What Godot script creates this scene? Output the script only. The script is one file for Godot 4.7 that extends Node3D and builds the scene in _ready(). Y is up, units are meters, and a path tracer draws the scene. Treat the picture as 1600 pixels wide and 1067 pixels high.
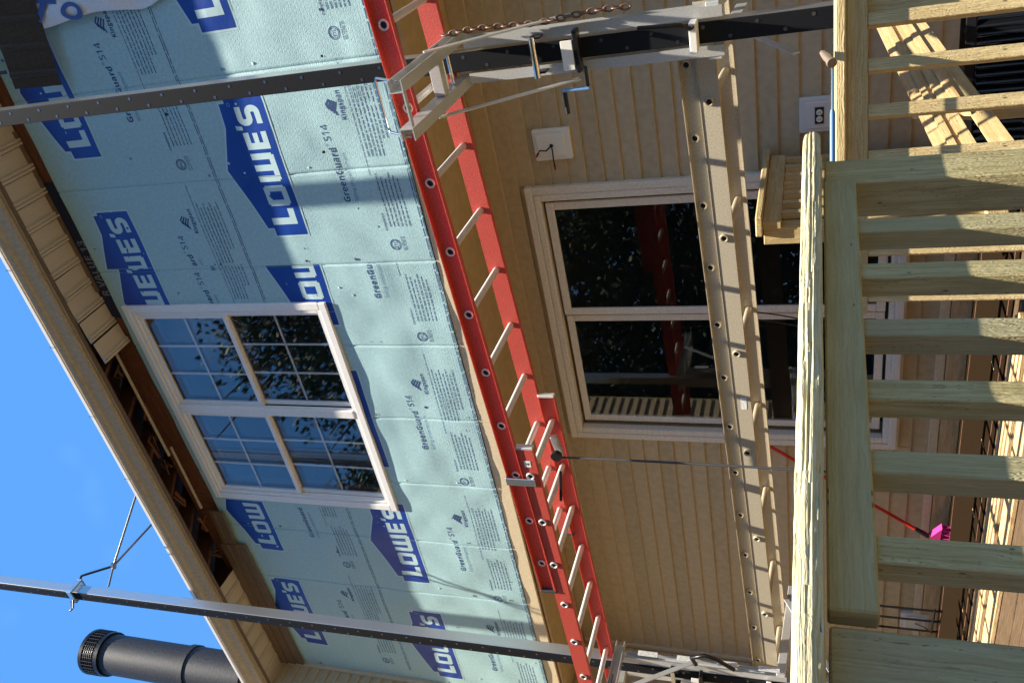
extends Node3D
# Half-resided house wall seen from the deck, photographed with the camera turned on its side.
# World: house wall faces +z, x runs along it, y is up, the camera stands at eye level y = 0.

const FLOOR_Y := -0.86        # top of the deck boards
const WALL_LOW := -0.65       # face of the lower wall, set back under the upper storey
const CORNER_X := -6.48       # inside corner with the projecting wing
const UNDER_Y := 2.05         # underside of the overhanging upper storey
const SOFFIT_Y := 4.92

var rng := RandomNumberGenerator.new()
var taken := {}
var M := {}
var noise := FastNoiseLite.new()

# ------------------------------------------------------------------ helpers
func numbered(n: String) -> String:
	if not taken.has(n):
		taken[n] = 0
		return n
	taken[n] += 1
	return "%s_%03d" % [n, taken[n]]

func thing(called: String, label: String, category: String, group := "") -> Node3D:
	var o := Node3D.new()
	o.name = numbered(called)
	add_child(o)
	tag(o, label, category, group)
	return o

func tag(o: Node, label: String, category: String, group := "") -> void:
	o.set_meta("label", label)
	o.set_meta("category", category)
	if group != "":
		o.set_meta("group", group)

func part(called: String, parent: Node) -> Node3D:
	var o := Node3D.new()
	o.name = called
	parent.add_child(o, true)
	return o

func begin() -> SurfaceTool:
	var st := SurfaceTool.new()
	st.begin(Mesh.PRIMITIVE_TRIANGLES)
	return st

func obj(called: String, st: SurfaceTool, m: Material, parent: Node) -> MeshInstance3D:
	return inst(called, st.commit(), m, parent)

func inst(called: String, mesh: Mesh, m: Material, parent: Node, at := Transform3D.IDENTITY) -> MeshInstance3D:
	var o := MeshInstance3D.new()
	o.name = called if parent != self else numbered(called)
	o.mesh = mesh
	o.material_override = m
	o.transform = at
	parent.add_child(o, true)
	return o

func tri(st: SurfaceTool, a: Vector3, b: Vector3, c: Vector3, n: Vector3, ua := Vector2.ZERO, ub := Vector2.ZERO, uc := Vector2.ZERO) -> void:
	var g := (a - c).cross(a - b)
	if g.dot(n) < 0.0:
		var t := b
		b = c
		c = t
		var u := ub
		ub = uc
		uc = u
	st.set_normal(n); st.set_uv(ua); st.add_vertex(a)
	st.set_normal(n); st.set_uv(ub); st.add_vertex(b)
	st.set_normal(n); st.set_uv(uc); st.add_vertex(c)

func quad(st: SurfaceTool, a: Vector3, b: Vector3, c: Vector3, d: Vector3, n: Vector3, ua := Vector2.ZERO, ub := Vector2.ZERO, uc := Vector2.ZERO, ud := Vector2.ZERO) -> void:
	tri(st, a, b, c, n, ua, ub, uc)
	tri(st, a, c, d, n, ua, uc, ud)

# chamfered box; u runs along the longest side so that wood grain follows it
func box(st: SurfaceTool, c: Vector3, size: Vector3, bas := Basis.IDENTITY, bev := 0.0) -> void:
	var h := size * 0.5
	var l := 0
	if size.y > size[l]: l = 1
	if size.z > size[l]: l = 2
	var off := Vector2(rng.randf() * 7.0, rng.randf() * 7.0)
	var uvf := func(p: Vector3, n: int) -> Vector2:
		var t := (n + 1) % 3
		var s := (n + 2) % 3
		if t == l: return Vector2(p[t], p[s] + 0.31 * n) + off
		if s == l: return Vector2(p[s], p[t] + 0.31 * n) + off
		return Vector2(p[t] * 0.3, p[s]) + off
	for n in 3:
		var t := (n + 1) % 3
		var s := (n + 2) % 3
		for sg in [-1.0, 1.0]:
			var q: Array[Vector3] = []
			for k in [[-1, -1], [1, -1], [1, 1], [-1, 1]]:
				var p := Vector3.ZERO
				p[n] = h[n] * sg
				p[t] = (h[t] - bev) * k[0]
				p[s] = (h[s] - bev) * k[1]
				q.append(p)
			var nn := Vector3.ZERO
			nn[n] = sg
			quad(st, c + bas * q[0], c + bas * q[1], c + bas * q[2], c + bas * q[3], bas * nn, uvf.call(q[0], n), uvf.call(q[1], n), uvf.call(q[2], n), uvf.call(q[3], n))
	if bev <= 0.0:
		return
	for e in 3:                       # edges along axis e
		var t := (e + 1) % 3
		var s := (e + 2) % 3
		for a in [-1.0, 1.0]:
			for b in [-1.0, 1.0]:
				var q: Array[Vector3] = []
				for k in [[-1, 0], [1, 0], [1, 1], [-1, 1]]:
					var p := Vector3.ZERO
					p[e] = (h[e] - bev) * k[0]
					p[t] = (h[t] - (bev if k[1] == 1 else 0.0)) * a
					p[s] = (h[s] - (0.0 if k[1] == 1 else bev)) * b
					q.append(p)
				var nn := Vector3.ZERO
				nn[t] = a
				nn[s] = b
				quad(st, c + bas * q[0], c + bas * q[1], c + bas * q[2], c + bas * q[3], bas * nn.normalized(), uvf.call(q[0], t), uvf.call(q[1], t), uvf.call(q[2], t), uvf.call(q[3], t))
	for a in [-1.0, 1.0]:
		for b in [-1.0, 1.0]:
			for d in [-1.0, 1.0]:
				var sg := Vector3(a, b, d)
				var p0 := Vector3(h.x, h.y - bev, h.z - bev) * sg
				var p1 := Vector3(h.x - bev, h.y, h.z - bev) * sg
				var p2 := Vector3(h.x - bev, h.y - bev, h.z) * sg
				tri(st, c + bas * p0, c + bas * p1, c + bas * p2, bas * sg.normalized(), off, off, off)

func box_mesh(size: Vector3, bev := 0.0) -> ArrayMesh:
	var st := begin()
	box(st, Vector3.ZERO, size, Basis.IDENTITY, bev)
	return st.commit()

# a box with the length axis (local x) from a to b, width along "side", height along the third axis
func bar(st: SurfaceTool, a: Vector3, b: Vector3, w: float, h: float, up := Vector3.UP, bev := 0.0) -> void:
	var x := (b - a).normalized()
	var z := x.cross(up).normalized()
	var y := z.cross(x)
	box(st, (a + b) * 0.5, Vector3((b - a).length(), h, w), Basis(x, y, z), bev)

# polygon (2D, counter-clockwise or not) extruded along w; u, v, w are world axes
func prism(st: SurfaceTool, poly: PackedVector2Array, o: Vector3, u: Vector3, v: Vector3, w: Vector3, length: float) -> void:
	var n := poly.size()
	var ccw := not Geometry2D.is_polygon_clockwise(poly)
	var hand := 1.0 if u.cross(v).dot(w) > 0.0 else -1.0
	var run := rng.randf()
	var d0 := rng.randf() * 5.0
	for i in n:
		var p := poly[i]
		var q := poly[(i + 1) % n]
		var e := q - p
		if e.length() < 1e-6:
			continue
		var nn2 := Vector2(e.y, -e.x).normalized() * (1.0 if ccw else -1.0)
		var nn := (u * nn2.x + v * nn2.y).normalized()
		var a := o + u * p.x + v * p.y
		var b := o + u * q.x + v * q.y
		quad(st, a, b, b + w * length, a + w * length, nn, Vector2(d0, run), Vector2(d0, run + e.length()), Vector2(d0 + length, run + e.length()), Vector2(d0 + length, run))
		run += e.length()
	var idx := Geometry2D.triangulate_polygon(poly)
	for k in range(0, idx.size(), 3):
		var p := poly[idx[k]]
		var q := poly[idx[k + 1]]
		var r := poly[idx[k + 2]]
		for s in [0.0, 1.0]:
			var oo: Vector3 = o + w * length * s
			tri(st, oo + u * p.x + v * p.y, oo + u * q.x + v * q.y, oo + u * r.x + v * r.y, w * (1.0 if s > 0.5 else -1.0), p * 0.3, q * 0.3, r * 0.3)

func tube(st: SurfaceTool, pts: Array, r: float, sides := 8, closed := false, r_end := -1.0) -> void:
	var n := pts.size()
	var rings := []
	var last_u := Vector3.ZERO
	var m := n + (1 if closed else 0)
	var along := 0.0
	for i in m:
		var p: Vector3 = pts[i % n]
		var a: Vector3 = pts[(i - 1 + n) % n] if (i > 0 or closed) else p
		var b: Vector3 = pts[(i + 1) % n] if (i < n - 1 or closed) else p
		var d := (b - a).normalized()
		var u := last_u
		if u == Vector3.ZERO:
			u = d.cross(Vector3.UP if absf(d.y) < 0.9 else Vector3.RIGHT)
		u = (u - d * u.dot(d)).normalized()
		last_u = u
		var v := d.cross(u)
		var rr := r if r_end < 0.0 else lerpf(r, r_end, float(i) / maxf(1.0, float(n - 1)))
		if i > 0:
			var pp: Vector3 = pts[(i - 1) % n]
			along += (p - pp).length()
		var ring := []
		for k in sides + 1:
			var t := TAU * k / sides
			var nn := u * cos(t) + v * sin(t)
			ring.append([p + nn * rr, nn, Vector2(along, r * t)])
		rings.append(ring)
	for i in range(1, rings.size()):
		for k in sides:
			var a = rings[i - 1][k]
			var b = rings[i - 1][k + 1]
			var c = rings[i][k + 1]
			var d = rings[i][k]
			smooth(st, a, b, c)
			smooth(st, a, c, d)
	if not closed:
		for e in [0, n - 1]:
			var p: Vector3 = pts[e]
			var q: Vector3 = pts[1] if e == 0 else pts[n - 2]
			for k in sides:
				tri(st, p, rings[e][k][0], rings[e][k + 1][0], (p - q).normalized())

func smooth(st: SurfaceTool, a: Array, b: Array, c: Array) -> void:
	var g: Vector3 = (a[0] - c[0]).cross(a[0] - b[0])
	if g.dot(a[1] + b[1] + c[1]) < 0.0:
		var t := b
		b = c
		c = t
	for p in [a, b, c]:
		st.set_normal(p[1]); st.set_uv(p[2]); st.add_vertex(p[0])

# a short hollow ring: rung end crimped in a rail
func ferrule_mesh(r: float, h: float) -> ArrayMesh:
	var st := begin()
	var prof := [Vector2(r, 0.0), Vector2(r, h * 0.7), Vector2(r * 0.9, h), Vector2(r * 0.72, h), Vector2(r * 0.62, h * 0.6), Vector2(r * 0.6, -0.01)]
	var n := 16
	for i in range(prof.size() - 1):
		var p: Vector2 = prof[i]
		var q: Vector2 = prof[i + 1]
		var nr := Vector2(q.y - p.y, -(q.x - p.x)).normalized()
		for k in n:
			var t0 := TAU * k / n
			var t1 := TAU * (k + 1) / n
			var d0 := Vector3(cos(t0), sin(t0), 0)
			var d1 := Vector3(cos(t1), sin(t1), 0)
			var z := Vector3(0, 0, 1)
			var a := [d0 * p.x + z * p.y, d0 * nr.x + z * nr.y, Vector2.ZERO]
			var b := [d1 * p.x + z * p.y, d1 * nr.x + z * nr.y, Vector2.ZERO]
			var c := [d1 * q.x + z * q.y, d1 * nr.x + z * nr.y, Vector2.ZERO]
			var d := [d0 * q.x + z * q.y, d0 * nr.x + z * nr.y, Vector2.ZERO]
			smooth(st, a, b, c)
			smooth(st, a, c, d)
	return st.commit()

func disc_mesh(r: float, n := 12) -> ArrayMesh:
	var st := begin()
	for k in n:
		var t0 := TAU * k / n
		var t1 := TAU * (k + 1) / n
		tri(st, Vector3.ZERO, Vector3(cos(t0), sin(t0), 0) * r, Vector3(cos(t1), sin(t1), 0) * r, Vector3(0, 0, 1))
	return st.commit()

# ------------------------------------------------------------------ materials
func rgb(r: float, g: float, b: float) -> Color:
	return Color(r / 255.0, g / 255.0, b / 255.0)

func mat(c: Color, rough := 0.6, metal := 0.0) -> StandardMaterial3D:
	var m := StandardMaterial3D.new()
	m.albedo_color = c
	m.roughness = rough
	m.metallic = metal
	return m

func fold(v: float) -> float:     # ping-pong, so that a computed tile repeats without a seam
	return 1.0 - absf(fposmod(v, 2.0) - 1.0)

func tile(w: int, h: int, f: Callable) -> Image:
	var im := Image.create(w, h, false, Image.FORMAT_RGB8)
	for y in h:
		for x in w:
			im.set_pixel(x, y, f.call(fold(2.0 * x / w), fold(2.0 * y / h)))
	return im

func textured(im: Image, scale: Vector3, rough := 0.7, bump: Image = null, strength := 1.0, triplanar := false) -> StandardMaterial3D:
	var m := mat(Color.WHITE, rough)
	im.generate_mipmaps()
	m.albedo_texture = ImageTexture.create_from_image(im)
	if bump != null:
		m.normal_enabled = true
		m.normal_scale = strength
		m.normal_texture = ImageTexture.create_from_image(bump)
	m.uv1_scale = scale
	m.uv1_triplanar = triplanar
	return m

func wood(light: Color, dark: Color, seed_n: int, rough := 0.8, cracks := 0.0, knots := 5) -> StandardMaterial3D:
	var n1 := FastNoiseLite.new()
	n1.seed = seed_n
	n1.frequency = 1.0
	n1.fractal_octaves = 3
	var r := RandomNumberGenerator.new()
	r.seed = seed_n
	var ks := []
	for k in knots:
		ks.append(Vector3(r.randf(), r.randf(), r.randf_range(0.010, 0.022)))
	var heights := Image.create(512, 256, false, Image.FORMAT_RGB8)
	var im := Image.create(512, 256, false, Image.FORMAT_RGB8)
	for y in 256:
		for x in 512:
			var u := fold(2.0 * x / 512.0)
			var v := fold(2.0 * y / 256.0)
			var warp := n1.get_noise_2d(u * 3.0, v * 4.0 + 9.0) * 0.05
			var kn := 0.0
			for k in ks:
				var d := Vector2((u - k.x) * 1.6, v - k.y).length()
				warp += k.z * 0.5 * exp(-d * d / (k.z * k.z * 9.0)) * signf(v - k.y)
				kn = maxf(kn, 1.0 - smoothstep(k.z * 0.5, k.z * 1.2, d))
			var g := n1.get_noise_2d(u * 1.5, (v + warp) * 26.0)
			var fine := n1.get_noise_2d(u * 9.0 + 40.0, (v + warp) * 110.0)
			var blot := n1.get_noise_2d(u * 3.0 + 80.0, v * 3.0)
			var t := clampf(0.5 + g * 0.75 + fine * 0.35 + blot * 0.4, 0.0, 1.0)
			var c := light.lerp(dark, t)
			var crack := 0.0
			if cracks > 0.0:
				var e := absf(n1.get_noise_2d(u * 0.8 + 20.0, (v + warp) * 13.0))
				crack = (1.0 - smoothstep(0.0, 0.05 * cracks, e)) * smoothstep(-0.1, 0.25, n1.get_noise_2d(u * 2.0 + 7.0, v * 5.0 + 3.0))
			c = c.lerp(dark * 0.45, clampf(crack * 0.8 + kn * 0.75, 0.0, 1.0))
			im.set_pixel(x, y, c)
			var hh := clampf(0.6 - g * 0.3 - fine * 0.25 - crack * 0.5, 0.0, 1.0)
			heights.set_pixel(x, y, Color(hh, hh, hh))
	heights.convert(Image.FORMAT_RGBA8)
	heights.bump_map_to_normal_map(3.0)
	return textured(im, Vector3(1.0, 4.0, 1.0), rough, heights, 0.8)

func speckled(base: Color, amount: float, freq: float, rough: float, seed_n: int, scale := 1.0, metal := 0.0, bump := 0.0) -> StandardMaterial3D:
	var n1 := FastNoiseLite.new()
	n1.seed = seed_n
	n1.frequency = freq
	n1.fractal_octaves = 4
	var f := func(u: float, v: float) -> Color:
		var t := n1.get_noise_2d(u * 10.0, v * 10.0) * amount
		return Color(clampf(base.r * (1.0 + t), 0, 1), clampf(base.g * (1.0 + t), 0, 1), clampf(base.b * (1.0 + t * 1.1), 0, 1))
	var hm: Image = null
	if bump > 0.0:
		hm = tile(256, 256, func(u: float, v: float) -> Color:
			var t := 0.5 + 0.5 * n1.get_noise_2d(u * 24.0, v * 24.0)
			return Color(t, t, t))
		hm.convert(Image.FORMAT_RGBA8)
		hm.bump_map_to_normal_map(bump)
	var m := textured(tile(256, 256, f), Vector3(scale, scale, scale), rough, hm, 1.0, true)
	m.uv1_world_triplanar = true
	m.metallic = metal
	return m

func glass_material() -> StandardMaterial3D:
	var m := mat(Color(0.10, 0.12, 0.13, 0.10), 0.0)
	m.transparency = BaseMaterial3D.TRANSPARENCY_ALPHA
	m.metallic_specular = 1.0
	return m

func make_materials() -> void:
	M.rail_wood = wood(rgb(174, 164, 124), rgb(155, 144, 103), 11, 0.8, 0.0, 2)
	M.rail_wood_b = wood(rgb(184, 172, 128), rgb(150, 136, 92), 12, 0.8, 0.15, 6)
	M.rail_wood_c = wood(rgb(166, 158, 124), rgb(146, 134, 98), 14, 0.85, 0.3, 4)
	M.cap_wood = wood(rgb(208, 200, 166), rgb(172, 162, 126), 23, 0.85, 0.0, 0)
	M.pine = wood(rgb(226, 196, 150), rgb(188, 150, 100), 31, 0.7, 0.2, 4)
	M.new_rail = wood(rgb(208, 188, 140), rgb(176, 150, 100), 37, 0.75, 0.3, 3)
	M.deck = wood(rgb(104, 86, 66), rgb(74, 58, 43), 41, 0.8, 0.8, 3)
	M.deck_shade = speckled(rgb(34, 25, 16), 0.25, 3.0, 0.9, 133, 1.5)  # dark colour that stands in for shade on the deck boards
	M.deck_shade.metallic_specular = 0.1
	M.deck.metallic_specular = 0.25
	M.sheathing = wood(rgb(142, 88, 60), rgb(98, 56, 38), 51, 0.9, 0.3, 3)
	M.dark_wood = wood(rgb(120, 80, 56), rgb(70, 44, 32), 57, 0.9, 0.4, 3)
	M.siding = speckled(rgb(190, 170, 134), 0.07, 1.2, 0.55, 61, 0.6)
	M.siding_b = speckled(rgb(183, 164, 129), 0.09, 1.6, 0.6, 62, 0.45)
	M.siding_edge = speckled(rgb(200, 182, 150), 0.06, 1.4, 0.5, 63, 0.7)
	M.tan_panel = speckled(rgb(190, 163, 116), 0.06, 1.0, 0.6, 65, 0.5)
	pass
	M.gutter = speckled(rgb(182, 165, 138), 0.12, 1.5, 0.45, 69, 0.9)
	M.old_trim = speckled(rgb(112, 92, 74), 0.10, 1.5, 0.6, 71, 0.9)
	M.cream = speckled(rgb(216, 196, 160), 0.05, 2.0, 0.6, 73, 0.6)
	M.white_frame = speckled(rgb(236, 232, 226), 0.03, 2.0, 0.35, 75, 0.7)
	M.door_frame = speckled(rgb(222, 212, 194), 0.07, 2.2, 0.45, 77, 0.9)
	M.glass = glass_material()
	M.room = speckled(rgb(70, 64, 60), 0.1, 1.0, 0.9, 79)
	M.curtain = speckled(rgb(92, 58, 44), 0.4, 3.0, 0.95, 81)
	M.red_rail = speckled(rgb(190, 72, 58), 0.24, 2.2, 0.55, 83, 2.6, 0.0, 1.0)
	M.rung = speckled(rgb(212, 206, 198), 0.10, 3.0, 0.45, 85, 3.0, 0.35)
	M.alu = speckled(rgb(202, 201, 197), 0.12, 3.0, 0.38, 87, 2.5, 0.45)
	M.alu_ladder = speckled(rgb(186, 174, 150), 0.13, 2.5, 0.5, 89, 2.2, 0.35)
	M.bright_alu = speckled(rgb(214, 214, 212), 0.10, 3.0, 0.28, 91, 2.5, 0.85)
	M.chrome = mat(rgb(225, 222, 215), 0.12, 1.0)
	M.rubber = speckled(rgb(30, 31, 34), 0.2, 3.0, 0.6, 93, 2.0)
	M.rubber.metallic_specular = 0.2
	M.black = mat(rgb(24, 24, 26), 0.45)
	M.black_gloss = mat(rgb(20, 20, 22), 0.22)
	M.black_metal = mat(rgb(28, 28, 31), 0.35, 0.3)
	M.bolt = mat(rgb(120, 122, 126), 0.3, 0.9)
	M.chain = mat(rgb(120, 92, 78), 0.5, 0.7)
	M.rope = speckled(rgb(74, 74, 76), 0.35, 8.0, 0.9, 95, 8.0)
	M.blue_grip = mat(rgb(84, 128, 178), 0.4)
	M.blue_arm = mat(rgb(120, 160, 205), 0.35, 0.2)
	M.pipe = speckled(rgb(48, 48, 51), 0.55, 1.0, 0.55, 97, 1.6, 0.2)
	M.ink = mat(rgb(40, 70, 122), 0.7)
	M.ink_pale = mat(rgb(110, 146, 176), 0.7)
	M.logo_blue = speckled(rgb(18, 62, 150), 0.10, 2.0, 0.35, 99, 1.5)
	M.logo_pale = mat(rgb(186, 212, 214), 0.5)
	M.wrap_white = speckled(rgb(222, 224, 228), 0.05, 2.0, 0.6, 101, 1.0)
	M.wrap_blue = mat(rgb(70, 96, 156), 0.6)
	M.navy = speckled(rgb(26, 34, 62), 0.2, 2.0, 0.8, 103, 1.0)
	M.navy_print = mat(rgb(120, 122, 136), 0.8)
	M.dark_panel = speckled(rgb(54, 54, 58), 0.3, 2.0, 0.6, 105, 1.2)
	M.pink = speckled(rgb(208, 44, 132), 0.2, 4.0, 0.6, 135, 6.0)
	M.red_pole = mat(rgb(214, 40, 30), 0.35)
	M.plate = mat(rgb(218, 214, 206), 0.45)
	M.plate_white = mat(rgb(232, 228, 218), 0.5)
	M.wire_red = mat(rgb(150, 50, 40), 0.5)
	M.sticker = sticker_material()
	M.roof = speckled(rgb(74, 68, 64), 0.4, 6.0, 0.95, 107, 1.0)
	M.grass = speckled(rgb(62, 60, 42), 0.4, 2.0, 0.95, 109, 0.5)
	M.leaf = mat(rgb(48, 64, 32), 0.7)
	M.leaf.backlight_enabled = true
	M.leaf.backlight = Color(0.06, 0.09, 0.02)
	M.bark = speckled(rgb(92, 76, 62), 0.4, 3.0, 0.95, 111, 1.0)
	M.foam = foam_material()
	M.soffit = soffit_material()

func sticker_material() -> StandardMaterial3D:
	var im := Image.create(128, 64, false, Image.FORMAT_RGB8)
	im.fill(rgb(226, 224, 218))
	var r := RandomNumberGenerator.new()
	r.seed = 5
	for line in 7:
		var x := 6
		while x < 116:
			var w := r.randi_range(3, 12)
			if r.randf() < 0.75:
				im.fill_rect(Rect2i(x, 6 + line * 8, w, 3), rgb(90, 90, 92))
			x += w + 3
	return textured(im, Vector3.ONE, 0.5)

func foam_material() -> StandardMaterial3D:
	var n1 := FastNoiseLite.new()
	n1.seed = 7
	n1.frequency = 1.0
	n1.fractal_octaves = 3
	var col := tile(256, 256, func(u: float, v: float) -> Color:
		var t := n1.get_noise_2d(u * 8.0, v * 8.0) * 0.04
		return Color(0.65 + t, 0.78 + t, 0.785 + t))
	var hm := Image.create(512, 512, false, Image.FORMAT_RGB8)
	for y in 512:
		for x in 512:
			var u := fold(2.0 * x / 512.0)
			var v := fold(2.0 * y / 512.0)
			var h := 0.6 + 0.35 * n1.get_noise_2d(u * 26.0, v * 26.0)
			# rows of pinholes pressed into the facer
			var px := fposmod(x, 32.0) - 16.0
			var row := int(y / 22.0)
			if row % 2 == 1: px = fposmod(x + 16.0, 32.0) - 16.0
			var py := fposmod(y, 22.0) - 11.0
			h -= 0.5 * exp(-(px * px + py * py) / 9.0)
			h = clampf(h, 0.0, 1.0)
			hm.set_pixel(x, y, Color(h, h, h))
	hm.convert(Image.FORMAT_RGBA8)
	hm.bump_map_to_normal_map(2.2)
	return textured(col, Vector3(2.2, 2.2, 1), 0.55, hm, 0.75)

func soffit_material() -> StandardMaterial3D:
	var col := Image.create(256, 256, false, Image.FORMAT_RGB8)
	var hm := Image.create(256, 256, false, Image.FORMAT_RGB8)
	for y in 256:
		for x in 256:
			var slot := 1.0 if (y % 16) < 6 and (x % 32) < 24 else 0.0
			var c := rgb(200, 187, 166)
			col.set_pixel(x, y, c)
			var h := 0.8 - 0.6 * slot
			hm.set_pixel(x, y, Color(h, h, h))
	hm.convert(Image.FORMAT_RGBA8)
	hm.bump_map_to_normal_map(4.0)
	return textured(col, Vector3(4.5, 4.5, 1), 0.55, hm, 0.8)

# ------------------------------------------------------------------ scene
func _ready() -> void:
	rng.seed = 20240611
	noise.seed = 3
	noise.frequency = 1.0
	noise.fractal_octaves = 2
	set_camera_and_light()
	make_materials()
	build_ground()
	build_house()
	build_deck()
	build_near_railing()
	build_diagonal_railing()
	build_door_railing()
	build_poles_and_jacks()
	build_red_ladder()
	build_alu_ladder()
	build_brace()
	build_small_things()
	build_trees()

func set_camera_and_light() -> void:
	var cam := Camera3D.new()
	cam.name = "camera"
	var yaw := deg_to_rad(33.5)
	var pitch := deg_to_rad(19.9)
	var fw := Vector3(-sin(yaw) * cos(pitch), sin(pitch), -cos(yaw) * cos(pitch))
	var rt := Vector3(cos(yaw), 0, -sin(yaw))
	var up := rt.cross(fw)
	cam.fov = rad_to_deg(2.0 * atan(533.5 / 1320.0))
	cam.near = 0.05
	cam.far = 500.0
	cam.transform = Transform3D(Basis(-up, rt, -fw), Vector3(0, 0, 4.15))     # phone held on its side
	add_child(cam)
	cam.current = true
	var env := Environment.new()
	env.background_mode = Environment.BG_SKY
	var sky := Sky.new()
	var sm := ProceduralSkyMaterial.new()
	sm.sky_top_color = rgb(60, 108, 163)
	sm.sky_horizon_color = rgb(112, 140, 170)
	sm.sky_curve = 0.14
	sm.ground_bottom_color = rgb(60, 58, 50)
	sm.ground_horizon_color = rgb(100, 104, 106)
	sm.sun_angle_max = 8.0
	sm.sky_energy_multiplier = 1.0
	var cn := FastNoiseLite.new()
	cn.seed = 17
	cn.frequency = 1.0
	cn.fractal_octaves = 5
	var cover := Image.create(1024, 512, false, Image.FORMAT_RGBA8)
	for y in 512:
		for x in 1024:
			var el := PI * (0.5 - (y + 0.5) / 512.0)
			var az := TAU * (x + 0.5) / 1024.0
			var d3 := Vector3(cos(el) * sin(az), sin(el), cos(el) * cos(az))
			var t := cn.get_noise_3d(d3.x * 2.6, d3.y * 3.4, d3.z * 2.6) + 0.35 * cn.get_noise_3d(d3.x * 9.0, d3.y * 14.0, d3.z * 9.0)
			cover.set_pixel(x, y, Color(0.62, 0.68, 0.76, clampf((t - 0.20) * 1.3, 0.0, 0.45)))
	sm.sky_cover = ImageTexture.create_from_image(cover)
	sm.sky_cover_modulate = Color(0.45, 0.45, 0.45)
	sky.sky_material = sm
	env.sky = sky
	env.tonemap_mode = Environment.TONE_MAPPER_LINEAR
	env.tonemap_exposure = 2.7
	env.sdfgi_enabled = true
	env.ssao_enabled = true
	env.ssil_enabled = true
	var we := WorldEnvironment.new()
	we.name = "world_environment"
	we.environment = env
	add_child(we)
	var sun := DirectionalLight3D.new()
	sun.name = "sun"
	sun.light_energy = 1.6
	sun.light_color = Color(1.0, 0.965, 0.90)
	sun.light_angular_distance = 0.5
	sun.shadow_enabled = true
	var d := Vector3(-1.05, -5.0, -1.0).normalized()
	sun.basis = Basis.looking_at(d, Vector3(0, 0, -1))
	add_child(sun)

func build_ground() -> void:
	var st := begin()
	quad(st, Vector3(-300, -1.5, -300), Vector3(300, -1.5, -300), Vector3(300, -1.5, 300), Vector3(-300, -1.5, 300), Vector3.UP)
	var o := obj("ground", st, M.grass, self)
	o.set_meta("kind", "structure")

# ------------------------------------------------------------------ house
const WIN := Rect2(-4.20, 3.09, 1.71, 1.56)          # opening of the upper window
const DOOR := Rect2(-3.93, -0.42, 1.86, 2.09)        # opening of the patio door

func foam_z(x: float, y: float) -> float:
	var k := roundf((x + 0.92) / 0.614)
	var dx := x + 0.92 - k * 0.614
	return face_z(x, y) - 0.007 * (1.0 - smoothstep(0.0, 0.007, absf(dx)))

func face_z(x: float, y: float) -> float:      # the facer without its fold grooves: print lies on this
	return 0.030 + 0.0085 * noise.get_noise_2d(x * 1.9, y * 1.9)

func house_walls(h: Node) -> void:
	# structural wall boxes with real openings
	var wl: Array = [
		["upper_wall", Rect2(CORNER_X - 0.3, UNDER_Y, 2.28 + 0.3, 3.0), 0.0],
		["upper_wall", Rect2(WIN.end.x, UNDER_Y, 3.5 - WIN.end.x, 3.0), 0.0],
		["upper_wall", Rect2(WIN.position.x, UNDER_Y, WIN.size.x, WIN.position.y - UNDER_Y), 0.0],
		["upper_wall", Rect2(WIN.position.x, WIN.end.y, WIN.size.x, UNDER_Y + 3.0 - WIN.end.y), 0.0],
		["lower_wall", Rect2(CORNER_X - 0.3, -1.5, DOOR.position.x - CORNER_X + 0.3, UNDER_Y + 1.5 - 0.004), WALL_LOW],
		["lower_wall", Rect2(DOOR.end.x, -1.5, 3.5 - DOOR.end.x, UNDER_Y + 1.5 - 0.004), WALL_LOW],
		["lower_wall", Rect2(DOOR.position.x, DOOR.end.y, DOOR.size.x, UNDER_Y - 0.004 - DOOR.end.y), WALL_LOW],
		["lower_wall", Rect2(DOOR.position.x, -1.5, DOOR.size.x, DOOR.position.y + 1.5), WALL_LOW]]
	for w in wl:
		var r: Rect2 = w[1]
		var st := begin()
		box(st, Vector3(r.get_center().x, r.get_center().y, w[2] - 0.076), Vector3(r.size.x, r.size.y, 0.15))
		obj(w[0], st, M.sheathing if w[0] == "upper_wall" else M.tan_panel, h)
	# dark rooms behind the glass
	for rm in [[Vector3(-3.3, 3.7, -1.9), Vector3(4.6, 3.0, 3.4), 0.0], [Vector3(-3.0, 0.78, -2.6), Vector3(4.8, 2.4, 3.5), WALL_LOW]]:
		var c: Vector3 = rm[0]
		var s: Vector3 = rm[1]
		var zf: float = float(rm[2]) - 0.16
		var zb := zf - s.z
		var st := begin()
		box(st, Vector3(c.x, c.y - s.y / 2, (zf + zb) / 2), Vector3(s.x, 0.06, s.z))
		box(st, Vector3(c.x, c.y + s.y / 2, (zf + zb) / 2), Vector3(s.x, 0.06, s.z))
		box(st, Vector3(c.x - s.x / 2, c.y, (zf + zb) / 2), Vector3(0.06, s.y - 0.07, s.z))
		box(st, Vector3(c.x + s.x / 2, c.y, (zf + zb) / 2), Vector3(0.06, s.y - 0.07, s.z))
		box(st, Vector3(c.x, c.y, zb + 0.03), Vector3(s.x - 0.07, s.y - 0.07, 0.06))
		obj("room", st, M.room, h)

func build_house() -> void:
	var h := thing("house", "two-storey tan house with blue foam boards over its upper wall and patio door below", "house")
	house_walls(h)
	foam_boards(h)
	# band under the foam, underside of the overhang
	var st := begin()
	box(st, Vector3(-1.49, 2.11, 0.012), Vector3(9.98, 0.105, 0.024), Basis.IDENTITY, 0.003)
	obj("band_board", st, M.cream, h)
	st = begin()
	box(st, Vector3(-1.49, UNDER_Y - 0.012, -0.322), Vector3(9.98, 0.018, 0.642))
	obj("overhang_underside", st, M.tan_panel, h)
	lower_siding(h)
	wing_siding(h)
	eave(h)
	upper_window(h)
	patio_door(h)
	wall_fittings(h)
	chimney(h)

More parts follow.
